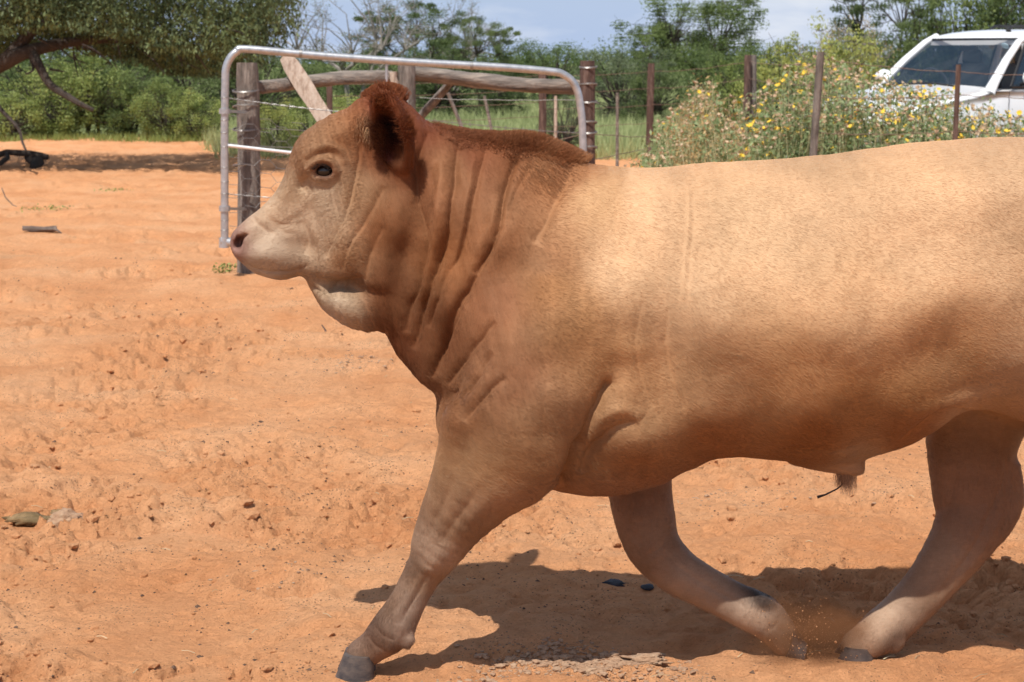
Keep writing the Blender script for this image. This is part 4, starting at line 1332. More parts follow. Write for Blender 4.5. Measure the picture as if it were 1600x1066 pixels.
# ---- things lying on the sand
def prop(name, label, cat, px, py):
    g = ground_at(px, py)
    return empty(name, Vector((g.x, g.y, gz(g.x, g.y))))
bark = noisy_mat('dead_wood', (.07, .05, .04), (.20, .15, .12), 14, .9, .8, .01)
s_ = prop('stick', '', '', 65, 367); tag(s_, 'short dark dead stick lying on bare sand left of the gate', 'stick')
m = MB(); log(m, (-.17, 0, .025), (.13, .03, .035), .022, .026, 8, 8, .3, .008, 51); log(m, (.10, .02, .03), (.19, -.03, .0), .014, .007, 6, 4, .2, .004, 52); m.build('wood', bark, s_)
t_ = prop('twig', '', '', 20, 322); tag(t_, 'thin dry twig at the far left edge of the sand', 'twig')
m = MB(); m.tube([(-.14, .1, .20), (-.09, .05, .10), (0, 0, .02), (.05, -.02, .005)], [.006, .007, .006, .003], 5); m.build('wood', bark, t_)
dung_m = noisy_mat('dried_dung', (.13, .11, .035), (.30, .22, .10), 30, .95, .9, .01, None, (.40, .26, .15))
moss_m = noisy_mat('green_dung', (.09, .060, .022), (.30, .195, .095), 22, .95, 1., .01)
crust_m = noisy_mat('grey_crust', (.30, .17, .10), (.46, .28, .17), 45, .95, 1., .01, None, (.54, .38, .25))
def lump(parent, name, mat, c, r, seed, flat=.45, n=3, amp=.35):
    import bmesh
    bm = bmesh.new(); bmesh.ops.create_icosphere(bm, subdivisions=n, radius=1)
    co = np.array([list(v.co) for v in bm.verts])
    nn_ = fbm2(co[:, 0] * 2.2 + seed, co[:, 1] * 2.2 + co[:, 2] * 1.7, 4, seed) * amp + fbm2(co[:, 0] * 7 + seed, co[:, 1] * 7 + co[:, 2] * 5, 3, seed + 4) * amp * .4
    co = co * (1 + nn_)[:, None] * np.array([r[0], r[1], r[2] if len(r) > 2 else r[0] * flat])
    for v, q_ in zip(bm.verts, co): v.co = Vector(q_) + Vector(c)
    me_ = bpy.data.meshes.new(name); bm.to_mesh(me_); bm.free(); me_.materials.append(mat)
    me_.polygons.foreach_set('use_smooth', [True] * len(me_.polygons))
    return link_mesh(name, me_, parent)
d_ = prop('dung_clod', '', '', 80, 800); d_.location.z += .016; d_.scale = (1.15, 1.15, 1.1); tag(d_, 'broken slab of sand coloured dried dung with mossy green crust on the left sand', 'dung')
lump(d_, 'slab', crust_m, (.045, 0, .012), (.055, .050, .034), 61, n=4, amp=.5)
lump(d_, 'crust', moss_m, (-.065, .01, .012), (.075, .035, .020), 62, amp=.55)
lump(d_, 'crust', moss_m, (.13, .015, .018), (.060, .025, .014), 63, amp=.5)
lump(d_, 'crust', moss_m, (.015, .055, .02), (.03, .015, .018), 66, amp=.5)
b__ = prop('stone', '', '', 957, 912); tag(b__, 'dark blue grey stone in the shadow between the front legs', 'stone')
stone_m = noisy_mat('blue_stone', (.008, .010, .015), (.025, .03, .042), 25, .6, .4, .005)
lump(b__, 'chip', stone_m, (0, 0, .006), (.042, .03, .014), 67, amp=.6)
s_ = prop('stone', '', '', 1012, 915); tag(s_, 'small dark chip of stone beside the blue grey stone', 'stone')
lump(s_, 'chip', stone_m, (0, 0, .004), (.022, .02, .010), 68, n=2, amp=.3)
s_ = prop('twig', '', '', 508, 512); tag(s_, 'small upright twig in the sand below the throat of the bull', 'twig')
m = MB(); m.tube([(.01, 0, -.01), (0, 0, .02), (-.02, 0, .05)], [.006, .006, .003], 5); m.build('wood', bark, s_)
# grey flakes of trampled dung: uncountable crumbs in three patches
cx = []; sz = []
for (px, py, n_, sx, sy) in ((905, 1034, 2600, .19, .05), (560, 566, 260, .22, .13), (1000, 1060, 350, .15, .06), (1180, 770, 120, .25, .1), (760, 1058, 120, .09, .03), (430, 900, 60, .12, .05)):
    g = ground_at(px, py); r_ = np.random.default_rng(px)
    x_ = g.x + r_.normal(0, sx, n_) * .6; y_ = g.y + r_.normal(0, sy, n_)
    s2 = np.clip(.0026 * np.exp(r_.normal(0, .7, n_)), .0012, .013)
    cx.append(np.stack([x_, y_, ground_height(x_, y_) + s2 * .25], -1)); sz.append(s2)
o = scatter_blobs('dung_crumbs', np.concatenate(cx), np.concatenate(sz), crust_m, 14, .45)
tag(o, 'greyish crumbs of old trampled dung in patches on the sand', 'dung', None, 'stuff')
dp = prop('dung_patch', '', '', 915, 1036); tag(dp, 'flat crumbling patch of old grey brown dung in front of the trailing leg', 'dung')
r_ = random.Random(21)
for k in range(9):
    lump(dp, 'crust', crust_m, (r_.uniform(-.17, .17), r_.uniform(-.06, .06), r_.uniform(-.004, .003)), (r_.uniform(.025, .06), r_.uniform(.02, .045), r_.uniform(.007, .012)), 80 + k, n=4, amp=.7)
# straws and splinters
m = MB(); rg_ = random.Random(9)
for k in range(150):
    y_ = math.exp(rg_.uniform(math.log(3.8), math.log(12))); x_ = rg_.uniform(-.3, .3) * y_
    L_ = rg_.uniform(.015, .06); a_ = rg_.uniform(0, 6.28); h_ = gz(x_, y_) + .003
    m.tube([(x_, y_, h_), (x_ + math.cos(a_) * L_ * .5, y_ + math.sin(a_) * L_ * .5, h_ + .004), (x_ + math.cos(a_) * L_, y_ + math.sin(a_) * L_, h_)], .0011, 3, False)
o = m.build('straw', noisy_mat('dry_straw', (.42, .32, .18), (.66, .55, .36), 5, .8, 0), None)
tag(o, 'short bits of pale dry straw strewn over the sand', 'straw', None, 'stuff')
# ------------------------------------------------------------------ vegetation
def leaf_mat(name, dark, light, trans=.35, rough=.55):
    m = bpy.data.materials.new(name); m.use_nodes = True
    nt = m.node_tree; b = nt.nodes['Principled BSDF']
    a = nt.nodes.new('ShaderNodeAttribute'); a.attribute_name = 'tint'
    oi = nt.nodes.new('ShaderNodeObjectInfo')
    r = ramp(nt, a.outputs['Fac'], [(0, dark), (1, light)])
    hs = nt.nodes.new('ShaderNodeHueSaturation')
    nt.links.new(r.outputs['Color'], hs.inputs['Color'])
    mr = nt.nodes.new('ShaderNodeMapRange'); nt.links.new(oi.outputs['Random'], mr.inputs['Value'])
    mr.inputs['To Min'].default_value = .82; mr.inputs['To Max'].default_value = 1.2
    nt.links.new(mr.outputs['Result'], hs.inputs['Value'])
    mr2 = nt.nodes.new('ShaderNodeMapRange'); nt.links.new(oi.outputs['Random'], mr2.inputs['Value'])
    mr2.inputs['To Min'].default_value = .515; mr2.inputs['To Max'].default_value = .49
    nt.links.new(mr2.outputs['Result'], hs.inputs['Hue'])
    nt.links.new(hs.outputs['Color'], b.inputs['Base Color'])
    b.inputs['Roughness'].default_value = rough; b.inputs['Specular IOR Level'].default_value = .3
    tr = nt.nodes.new('ShaderNodeBsdfTranslucent'); nt.links.new(hs.outputs['Color'], tr.inputs['Color'])
    ms_ = nt.nodes.new('ShaderNodeMixShader'); ms_.inputs['Fac'].default_value = trans
    out = nt.nodes['Material Output']
    nt.links.new(b.outputs[0], ms_.inputs[1]); nt.links.new(tr.outputs[0], ms_.inputs[2]); nt.links.new(ms_.outputs[0], out.inputs['Surface'])
    return m
L_dark = leaf_mat('acacia_leaf', (.055, .085, .030), (.17, .22, .080))
L_mid = leaf_mat('bush_leaf', (.075, .115, .035), (.23, .29, .100))
L_bright = leaf_mat('fresh_leaf', (.14, .19, .045), (.43, .48, .15))
L_pale = leaf_mat('weed_leaf', (.15, .215, .075), (.44, .51, .25), .3)
L_grey = leaf_mat('grey_leaf', (.075, .105, .055), (.21, .255, .145))
L_dry = leaf_mat('dry_leaf', (.28, .20, .08), (.55, .42, .20))
L_grass = leaf_mat('grass_blade', (.22, .27, .11), (.50, .53, .26), .3)
bark_m = noisy_mat('tree_bark', (.025, .019, .016), (.085, .065, .052), 12, .9, .8, .02, (4, 4, 1))
twig_m = noisy_mat('grey_twig', (.16, .14, .12), (.30, .27, .24), 12, .9, 0)

def leaves(C_, size, rg_, aspect=.45, dirs=None, tint=None, up=.3):
    """diamond leaves at centres"""
    n = len(C_)
    if dirs is None:
        dirs = rg_.normal(0, 1, (n, 3))
    d = dirs / (np.linalg.norm(dirs, axis=1, keepdims=True) + 1e-9)
    o = rg_.normal(0, 1, (n, 3)); o[:, 2] += 0
    s = np.cross(d, o); s /= (np.linalg.norm(s, axis=1, keepdims=True) + 1e-9)
    size = np.asarray(size)[:, None] if np.ndim(size) else size
    a = C_ - d * size * .5; b_ = C_ + s * size * aspect * .5; c = C_ + d * size * .5; e = C_ - s * size * aspect * .5
    V_ = np.stack([a, b_, c, e], 1).reshape(-1, 3)
    F_ = np.arange(n * 4).reshape(n, 4)
    if tint is None: tint = rg_.uniform(0, 1, n)
    T = np.repeat(np.clip(tint, 0, 1), 4)
    cols = np.stack([T, T, T, np.ones_like(T)], 1)
    return V_, F_, cols

def leaf_obj(name, mat, parts, parent=None, kind='stuff'):
    V_ = []; F_ = []; C_ = []; b = 0
    for (v, f, c) in parts:
        V_.append(v); F_.append(f + b); C_.append(c); b += len(v)
    me_ = np_mesh(name, np.concatenate(V_), np.concatenate(F_), [mat], smooth=False, cols=np.concatenate(C_))
    o = link_mesh(name, me_, parent)
    if kind: o['kind'] = kind
    return o

def skeleton(rg_, h, spread, levels=4, nmain=3, up=.5, start_r=.09, droop=0.0, fork=3):
    """branch polylines and tips"""
    segs = []; tips = []
    def grow(p, d, L, r, lv):
        n = 4; pts = [p]; rs = [r]
        for i in range(n):
            d = (d + Vector(rg_.normal(0, .16, 3)) + Vector((0, 0, -.05 * droop))).normalized()
            p = p + d * (L / n); pts.append(p); rs.append(r * (1 - .5 * (i + 1) / n))
        segs.append((pts, rs, lv))
        if lv == 0: tips.append((p, d, L)); return
        for k in range(fork):
            t = 1.0 if k == 0 else rg_.uniform(.45, .95)
            q_ = pts[min(n, int(t * n))]
            nd = (d + Vector((rg_.normal(0, .75), rg_.normal(0, .75), rg_.normal(.12, .35) * up * 1.6))).normalized()
            grow(q_, nd, L * rg_.uniform(.55, .85), r * .5, lv - 1)
    for k in range(nmain):
        a = 6.283 * (k + rg_.uniform(0, .5)) / nmain
        tilt = rg_.uniform(.25, .9) * spread
        d = Vector((math.cos(a) * tilt, math.sin(a) * tilt, 1)).normalized()
        grow(Vector((math.cos(a) * .04, math.sin(a) * .04, -.05)), d, h * .42, start_r, levels)
    return segs, tips

def norm_tree(segs, tips, h, w):
    allp = np.array([list(p) for s in segs for p in s[0]])
    top = allp[:, 2].max(); wid = max(np.abs(allp[:, :2]).max(), .1)
    sx = (w / 2) / wid; sz_ = h / top
    S = lambda p: Vector((p.x * sx, p.y * sx, p.z * sz_ if p.z > 0 else p.z))
    return [([S(p) for p in a], b, c) for a, b, c in segs], [(S(p), d, L * sz_) for p, d, L in tips]

def make_tree(name, seed, h, w, lmat, leafn, leafs, clump, kind='bush', nclump=70, bmat=None, flat=.7, aspect=.45, r0=.05, twigs=0, low=.06):
    """crown clumps fill an uneven envelope; limbs run from the stem to every clump"""
    rg_ = np.random.default_rng(seed)
    cents = []
    lob = rg_.uniform(-1, 1, (7, 3)); 
    while len(cents) < nclump:
        v = rg_.normal(0, 1, 3); v /= np.linalg.norm(v)
        if kind != 'bush' and v[2] < -.75: continue
        rr_ = rg_.uniform(.25, 1) ** .42
        lumpy = 1 + .22 * np.sin(v[0] * 5 + lob[0, 0] * 3) * np.cos(v[1] * 4 + lob[1, 0] * 3) + .16 * np.sin(v[2] * 7 + lob[2, 0] * 4 + v[0] * 6)
        v = v * rr_ * lumpy
        if kind == 'bush':
            z = h * (.5 + .5 * v[2]) if v[2] < 0 else h * (.5 + .5 * v[2] / 1.05)
            wz = .72 + .5 * min(1, z / (h * .4)) * .6
            cents.append((v[0] * w * .44 * wz, v[1] * w * .44 * wz, max(z * .93 - .06 * h, low * h)))
        else:
            cents.append((v[0] * w * .46, v[1] * w * .46, h * (.60 + .36 * v[2])))
    cents = np.array(cents)
    cents[:, 2] *= (h - clump * flat * .55) / np.sort(cents[:, 2])[-4]
    cents[:, :2] *= (w * .5 - clump * .5) / np.sort(np.abs(cents[:, :2]).ravel())[-8]
    root = empty(name)
    m = MB()
    stems = 5 if kind == 'bush' else 2
    tops = []
    for k in range(stems):
        a_ = 6.283 * k / stems + rg_.uniform(0, 1)
        hh = h * (.22 if kind == 'bush' else .36) * rg_.uniform(.8, 1.2)
        p0 = Vector((math.cos(a_) * .05, math.sin(a_) * .05, -.05)); p1 = Vector((math.cos(a_) * w * .07, math.sin(a_) * w * .07, hh))
        pm = p0.lerp(p1, .5) + Vector(rg_.normal(0, .04, 3)); tops.append(p1)
        m.tube([p0, pm, p1], [r0 * 1.3, r0 * 1.1, r0 * .9], 7, False)
    if kind != 'bush':
        fk = []
        for q_ in rg_.choice(len(cents), 9, replace=False):
            t_ = min(tops, key=lambda p_: (p_ - Vector(cents[q_])).length + rg_.uniform(0, .5))
            e_ = t_.lerp(Vector(cents[q_]), rg_.uniform(.45, .7)); e_.z = max(e_.z, t_.z + .1)
            md_ = t_.lerp(e_, .5) + Vector((rg_.normal(0, .12), rg_.normal(0, .12), rg_.uniform(-.05, .15)))
            m.tube([t_, t_.lerp(md_, .5) + Vector(rg_.normal(0, .04, 3)), md_, e_], [r0 * .85, r0 * .7, r0 * .55, r0 * .4], 5, False); fk.append(e_)
        tops = fk
        r0 = r0 * .6
    for c_ in cents:
        c_ = Vector(c_); t_ = min(tops, key=lambda q_: (q_ - c_).length + rg_.uniform(0, .4))
        md_ = t_.lerp(c_, .5) + Vector((rg_.normal(0, .09), rg_.normal(0, .09), .10 * (c_ - t_).length)) * (h / 2.5)
        m.tube([t_, t_.lerp(md_, .5) + Vector(rg_.normal(0, .03, 3)), md_, md_.lerp(c_, .55) + Vector(rg_.normal(0, .03, 3)), c_], [r0 * .55, r0 * .42, r0 * .3, r0 * .2, r0 * .08], 5 if r0 > .05 else 4, False)
        for q_ in range(twigs):
            d = Vector(rg_.normal(0, 1, 3)).normalized(); d.z = abs(d.z) * .8; st_ = md_.lerp(c_, rg_.uniform(.3, 1))
            e_ = st_ + d * clump * rg_.uniform(.8, 2.2)
            m.tube([st_, st_.lerp(e_, .5) + Vector(rg_.normal(0, .02, 3)), e_], [.008, .006, .003], 3, False)
    m.build('trunk', bmat or bark_m, root)
    if leafn > 0:
        per = max(1, leafn // len(cents))
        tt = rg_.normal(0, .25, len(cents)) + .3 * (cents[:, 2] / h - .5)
        idx_ = np.repeat(np.arange(len(cents)), per)
        cl = clump * rg_.uniform(.55, 1.35, len(cents))
        off = rg_.normal(0, 1, (len(idx_), 3))
        off = off / np.linalg.norm(off, axis=1, keepdims=True) * (rg_.uniform(0, 1, (len(idx_), 1)) ** .6)
        # sprays: leaves line up on short shoots
        shoot = np.round(off * 2.3) / 2.3
        off = off * .75 + shoot * .35
        C_ = cents[idx_] + off * cl[idx_][:, None] * np.array([1, 1, flat])
        C_[:, 2] = np.maximum(C_[:, 2], .03)
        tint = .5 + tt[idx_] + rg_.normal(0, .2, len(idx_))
        sz2 = leafs * rg_.uniform(.55, 1.4, len(idx_))
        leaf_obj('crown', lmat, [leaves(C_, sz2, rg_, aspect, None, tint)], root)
    return root

PROTO = {}
PROTO['bush_a'] = make_tree('thorn_bush', 101, 2.0, 2.6, L_dark, 15000, .055, .26, 'bush', 85, flat=.7, twigs=1)
PROTO['bush_b'] = make_tree('thorn_bush', 102, 2.0, 3.0, L_grey, 16000, .052, .28, 'bush', 95, flat=.6, twigs=1)
PROTO['bush_c'] = make_tree('leafy_bush', 103, 1.6, 2.0, L_bright, 15000, .050, .19, 'bush', 95, flat=1.0, r0=.03, twigs=2)
PROTO['bush_d'] = make_tree('leafy_bush', 104, 1.6, 2.2, L_bright, 14000, .055, .21, 'bush', 85, flat=1.0, r0=.03, twigs=2)
PROTO['tree_a'] = make_tree('acacia_tree', 105, 4.2, 4.4, L_mid, 36000, .070, .46, 'tree', 120, flat=.6, r0=.05, twigs=2)
PROTO['tree_b'] = make_tree('acacia_tree', 106, 4.2, 4.4, L_dark, 22000, .070, .34, 'tree', 75, flat=.42, r0=.08, twigs=3)
PROTO['bare'] = make_tree('bare_tree', 107, 3.6, 4.4, L_grey, 1600, .06, .25, 'tree', 80, twig_m, r0=.07, twigs=8)
PROTO['twiggy'] = make_tree('dry_shrub', 108, 1.8, 2.6, L_dry, 2500, .05, .22, 'bush', 90, twig_m, r0=.02, twigs=7)
PROTO['bush_e'] = make_tree('thorn_bush', 109, 2.4, 3.2, L_mid, 18000, .060, .32, 'bush', 90, flat=.7, twigs=1)
PH = dict(bush_a=2.0, bush_b=2.0, bush_c=1.6, bush_d=1.6, tree_a=4.2, tree_b=4.2, bare=3.6, twiggy=1.8, bush_e=2.4)
PW = dict(bush_a=2.6, bush_b=3.0, bush_c=2.0, bush_d=2.2, tree_a=4.4, tree_b=4.4, bare=4.4, twiggy=2.6, bush_e=3.2)
used = set()
rgq = random.Random(77)
def plant(key, px, top, Y, wpx, label, cat, group=None, name=None, rz=None):
    o = PROTO[key] if key not in used else copy_tree(PROTO[key])
    used.add(key)
    p = at(px, top, Y)
    o.location = (p.x, Y, -.03)
    w = wpx * Y / FPX
    o.scale = (w / PW[key], w / PW[key], p.z / PH[key])
    o.rotation_euler = (0, 0, rgq.uniform(0, 6.28) if rz is None else rz)
    if name: o.name = name
    for k_ in ('label', 'category', 'group'):
        if k_ in o: del o[k_]
    tag(o, label, cat, group)
    return o
G1 = 'leafy shrubs at the far left edge of the yard'
for (k_, px, tp, Y, w, lb) in (
    ('bush_c', 12, 150, 37.2, 120, 'bright green shrub at the extreme left edge behind the dead branches'),
    ('bush_d', 70, 104, 38.2, 150, 'bright green shrub just right of the thick bough on the left'),
    ('bush_c', 140, 86, 38.5, 150, 'tallest bright green shrub under the left canopy'),
    ('bush_e', 205, 118, 38.6, 150, 'darker green shrub in the middle of the left shrub row'),
    ('bush_c', 262, 128, 37.4, 120, 'bright green shrub left of the last one before the gate'),
    ('bush_d', 305, 150, 37.0, 90, 'low green shrub at the right end of the left shrub row'),
    ('bush_c', 335, 178, 37.5, 46, 'small green shrub just left of the gate upright')):
    plant(k_, px, tp, Y, w, lb, 'shrub', G1)
G2 = 'green bushes seen through the gate'
for (k_, px, tp, Y, w, lb) in (
    ('bush_d', 430, 165, 31, 90, 'leafy green bush between the thick post and the leaning plank'),
    ('bush_c', 478, 158, 34, 100, 'leafy green bush just behind the leaning plank'),
    ('bush_d', 560, 150, 36, 90, 'leafy green bush behind the log rail above the forehead'),
    ('bush_b', 880, 150, 30, 90, 'grey green bush inside the right end of the gate')):
    plant(k_, px, tp, Y, w, lb, 'bush', G2)
G3 = 'thorn bushes and trees of the bushveld beyond the fence'
for (k_, px, tp, Y, w, lb, nm, ct) in (
    ('bush_a', 395, 70, 44, 190, 'dark thorn bush right behind the left top corner of the gate', None, 'bush'),
    ('bush_e', 300, 60, 50, 200, 'dark thorn bush behind the left shrub row under the canopy', None, 'bush'),
    ('bush_a', 180, 50, 52, 220, 'dark thorn bush deep behind the left shrub row', None, 'bush'),
    ('bush_e', 60, 60, 50, 220, 'dark thorn bush behind the far left shrubs', None, 'bush'),
    ('bare', 552, -22, 46, 240, 'nearly leafless grey tree standing behind the top pipe of the gate', None, 'tree'),
    ('bush_e', 470, 96, 52, 130, 'rounded green bush at the foot of the leafless tree', None, 'bush'),
    ('tree_b', 640, 6, 56, 170, 'dark acacia tree immediately right of the leafless tree', None, 'tree'),
    ('bare', 712, -6, 60, 130, 'bare twiggy tree rising over the dark acacias', None, 'tree'),
    ('tree_b', 752, 30, 54, 120, 'flat topped acacia tree standing out against the sky over the gate', None, 'tree'),
    ('bush_a', 690, 72, 50, 190, 'dark thorn bush under the acacias behind the gate', None, 'bush'),
    ('bush_e', 580, 88, 50, 150, 'dark green bush behind the middle of the gate rail', None, 'bush'),
    ('bush_e', 862, 68, 62, 150, 'rounded olive bush above the right corner of the gate', None, 'bush'),
    ('bush_a', 780, 90, 52, 110, 'low dark bush left of the rounded olive bush', None, 'bush'),
    ('bush_b', 972, 76, 46, 150, 'broad grey green thorn bush right of the reddish gate post', None, 'bush'),
    ('bush_a', 1020, 100, 44, 110, 'dark thorn bush behind the thin post with white wire marks', None, 'bush'),
    ('tree_a', 1100, -22, 52, 215, 'tall green acacia tree in the middle of the skyline', None, 'tree'),
    ('tree_b', 1030, 34, 56, 90, 'small acacia tree leaning out left of the tall green acacia', None, 'tree'),
    ('bush_e', 1130, 78, 46, 150, 'dark bush at the foot of the tall green acacia', None, 'bush'),
    ('bush_c', 1225, 66, 32, 130, 'yellow green leafy bush behind the pair of fence posts', None, 'bush'),
    ('bush_d', 1310, 58, 31, 140, 'yellow green leafy bush behind the leaning fence post', None, 'bush'),
    ('bush_c', 1150, 96, 34, 110, 'low yellow green bush left of the pair of fence posts', None, 'bush'),
    ('twiggy', 1330, 36, 36, 120, 'dry grey twiggy shrub left of the white vehicle', None, 'shrub'),
    ('twiggy', 1265, 66, 34, 130, 'dry straw coloured shrub behind the leaning fence post', None, 'shrub'),
    ('tree_b', 1395, -40, 48, 190, 'dark spreading acacia tree behind the bonnet of the white vehicle', None, 'tree'),
    ('bush_e', 1340, 60, 44, 120, 'green bush below the dark spreading acacia', None, 'bush'),
    ('bush_a', 1440, 30, 38, 170, 'dense dark bush touching the windscreen outline of the vehicle', None, 'bush'),
    ('bush_e', 1510, -22, 38, 210, 'dense green bush above the windscreen of the vehicle', None, 'bush'),
    ('bush_a', 1595, -60, 38, 250, 'tall dense bush over the roof of the vehicle', None, 'bush'),
    ('bush_e', 1670, 0, 40, 190, 'dense bush at the extreme right above the vehicle', None, 'bush'),
    ('tree_b', 1800, -20, 52, 260, 'acacia tree beyond the vehicle, outside the right edge', None, 'tree'),
    ('bush_a', 1900, 40, 44, 220, 'dark bush beyond the rear of the vehicle, outside the right edge', None, 'bush'),
    ('bush_e', 2080, 30, 46, 260, 'rounded bush far outside the right edge', None, 'bush')):
    plant(k_, px, tp, Y, w, lb, ct, G3)
# the far belt of bush, one mass of many bushes
parts = []; rb = np.random.default_rng(55)
for k in range(210):
    Y = rb.uniform(75, 115); x = rb.uniform(-.85, .85) * Y; h_ = rb.uniform(1.7, 2.6) * Y / 95; w_ = rb.uniform(1.6, 3.2)
    n = 1100
    o_ = rb.normal(0, 1, (n, 3)); o_ /= np.linalg.norm(o_, axis=1, keepdims=True); o_ *= rb.uniform(.5, 1, (n, 1))
    lump_ = 1 + .25 * np.sin(o_[:, :1] * 7 + k) * np.cos(o_[:, 1:2] * 6 + k)
    C_ = np.array([x, Y, h_ * .5]) + o_ * lump_ * np.array([w_, w_, h_ * .52])
    parts.append(leaves(C_, .15 * rb.uniform(.6, 1.3, n), rb, .6, None, np.clip(rb.normal(.4, .2) + rb.normal(0, .15, n), 0, 1)))
o = leaf_obj('distant_bush', L_dark, parts)
tag(o, 'distant belt of dark bushveld along the horizon', 'bush', None, 'stuff')

# grass in the paddock
def blades(n, area, hmin, hmax, wdt, seed, keepf=None, lean=.35):
    r_ = np.random.default_rng(seed)
    x, y = area(r_, n)
    if keepf is not None:
        k_ = keepf(x, y, r_); x, y = x[k_], y[k_]
    n = len(x)
    h_ = r_.uniform(hmin, hmax, n); a_ = r_.uniform(0, 6.283, n); l_ = h_ * r_.uniform(0, lean * 2, n); la = r_.uniform(0, 6.283, n)
    dx = np.cos(a_) * wdt; dy = np.sin(a_) * wdt
    b0 = np.stack([x - dx, y - dy, np.zeros(n)], -1); b1 = np.stack([x + dx, y + dy, np.zeros(n)], -1)
    t1 = np.stack([x + dx * .15 + np.cos(la) * l_, y + dy * .15 + np.sin(la) * l_, h_], -1)
    t0 = np.stack([x - dx * .15 + np.cos(la) * l_, y - dy * .15 + np.sin(la) * l_, h_], -1)
    V_ = np.stack([b0, b1, t1, t0], 1).reshape(-1, 3); F_ = np.arange(4 * n).reshape(n, 4)
    T = np.clip(np.repeat(.5 + .8 * (noise2(x * .5, y * .3, 4) - .5) + r_.normal(0, .15, n), 4), 0, 1)
    return V_, F_, np.stack([T, T, T, np.ones_like(T)], 1)
def g_area(r_, n):
    y = np.exp(r_.uniform(math.log(29), math.log(62), n)); return r_.uniform(-.20, .60, n) * y, y
def g_keep(x, y, r_):
    e = 30.0 + 7.5 * np.clip(x * -.6 - 2.8, 0, 1)
    return (y - e + (fbm2(x * .5, y * .5, 3, 12)) * 2.0 > 0)
o = leaf_obj('grass', L_grass, [blades(72000, g_area, .12, .42, .010, 5, g_keep)])
tag(o, 'pale green knee high grass covering the paddock behind the gate', 'grass', None, 'stuff')
def fringe(r_, n):
    x = r_.uniform(-12, -3.6, n); return x, 36.2 + r_.uniform(0, 1.6, n) + .4 * np.sin(x * 2)
o = leaf_obj('grass_fringe', L_bright, [blades(3500, fringe, .05, .16, .010, 6)])
tag(o, 'short green growth fringing the sand under the left shrubs', 'grass', None, 'stuff')

# small weeds on the sand
def weed(px, py, n, rad, h_, label):
    g = ground_at(px, py); r_ = np.random.default_rng(px)
    C_ = np.stack([r_.normal(0, rad, n), r_.normal(0, rad, n), r_.uniform(.005, h_, n)], -1)
    o = empty('weed'); leaf_obj('foliage', L_bright, [leaves(C_, .028 * r_.uniform(.6, 1.4, n), r_, .5)], o)
    o.location = (g.x, g.y, gz(g.x, g.y)); tag(o, label, 'weed')
weed(350, 424, 90, .045, .07, 'small green weed growing at the foot of the gate upright')
weed(70, 327, 90, .16, .03, 'flat straggly weed on the bare sand at the left')
weed(178, 297, 60, .10, .03, 'tiny flat weed on the sand near the tree shadow')

# ---- the tall flowering weeds by the fence
petal_y, _, _ = new_mat('yellow_petal', (.74, .50, .04), .6)
petal_o, _, _ = new_mat('orange_petal', (.68, .22, .03), .6)
seed_m = noisy_mat('dry_seedhead', (.40, .27, .16), (.72, .58, .42), 4, .8, 0)
TOPS = np.array([(1005, 236), (1025, 190), (1060, 158), (1085, 122), (1110, 118), (1140, 150), (1165, 150), (1190, 138), (1215, 120), (1240, 96), (1265, 92), (1300, 88), (1330, 96), (1360, 104), (1390, 118),
                 (1420, 112), (1450, 124), (1480, 124), (1510, 148), (1560, 158), (1600, 168), (1700, 172)])
rw = np.random.default_rng(31)
LP = []; DP = []; SV = MB(); seeds_c = []; fl_y = []; fl_o = []
lc = []; lt = []; ls = []; dc = []; dt = []
ns = 2100
for k in range(ns):
    px = rw.uniform(1000, 1720) if k < 1650 else rw.uniform(1720, 2300); Y = rw.uniform(16.8, 20.6) if px > 1180 else rw.uniform(15.5, 24)
    tp = np.interp(px, TOPS[:, 0], TOPS[:, 1]) + abs(rw.normal(0, 26)) + (0 if rw.uniform() < .3 else rw.uniform(0, 45))
    tall = rw.uniform() < .24
    tp = np.interp(px, TOPS[:, 0], TOPS[:, 1]) + abs(rw.normal(0, 22)) + (0 if tall else 26 * sstep(1080, 1220, px) + 12 + rw.uniform(0, 45))
    if px > 1395 and tall: tp = max(tp, np.interp(px, TOPS[:, 0], TOPS[:, 1]) + 10 + (abs(rw.normal(0, 14))))
    p = at(px, tp, Y)
    h_ = max(p.z, .25)
    x0 = p.x + rw.normal(0, .12); y0 = Y + rw.normal(0, .12)
    a = Vector((x0, y0, 0)); b_ = Vector((p.x, Y, h_)); mid = a.lerp(b_, .5) + Vector((rw.normal(0, .05), rw.normal(0, .05), 0))
    SV.tube([a, mid, b_], [.004, .0035, .002], 3, False)
    rusty = (1050 < px < 1160 and rw.uniform() < .6) or rw.uniform() < .08
    nl = int((26 + 20 * h_) * (.8 if tall else 1.1))
    t = rw.uniform(.05, 1, nl) ** .8
    pos = np.array([list(a)]) * (1 - t)[:, None] + np.array([list(b_)]) * t[:, None] + rw.normal(0, .055, (nl, 3))
    pos[:, 2] = np.maximum(pos[:, 2], .02)
    tn = rw.normal(.5, .22) + rw.normal(0, .15, nl)
    if rusty: dc.append(pos); dt.append(tn)
    else: lc.append(pos); lt.append(tn)
    nb_ = rw.integers(1, 5)
    for q_ in range(nb_):
        e_ = b_ + Vector((rw.normal(0, .05), rw.normal(0, .05), rw.uniform(-.14, .03)))
        u_ = rw.uniform()
        if px > 1160:
            (fl_y if u_ < .22 else fl_o if u_ < .226 else seeds_c).append(list(e_))
        elif u_ < .06: fl_y.append(list(e_))
        elif u_ < .45: seeds_c.append(list(e_))
weeds = empty('flowering_weeds', Vector((5, 17, 0)))
lc = np.concatenate(lc); lt = np.concatenate(lt); dc = np.concatenate(dc); dt = np.concatenate(dt)
org = np.array([5, 17, 0])
leaf_obj('leaf_mass', L_pale, [leaves(lc - org, .055 * rw.uniform(.5, 1.4, len(lc)), rw, .38, None, lt)], weeds)
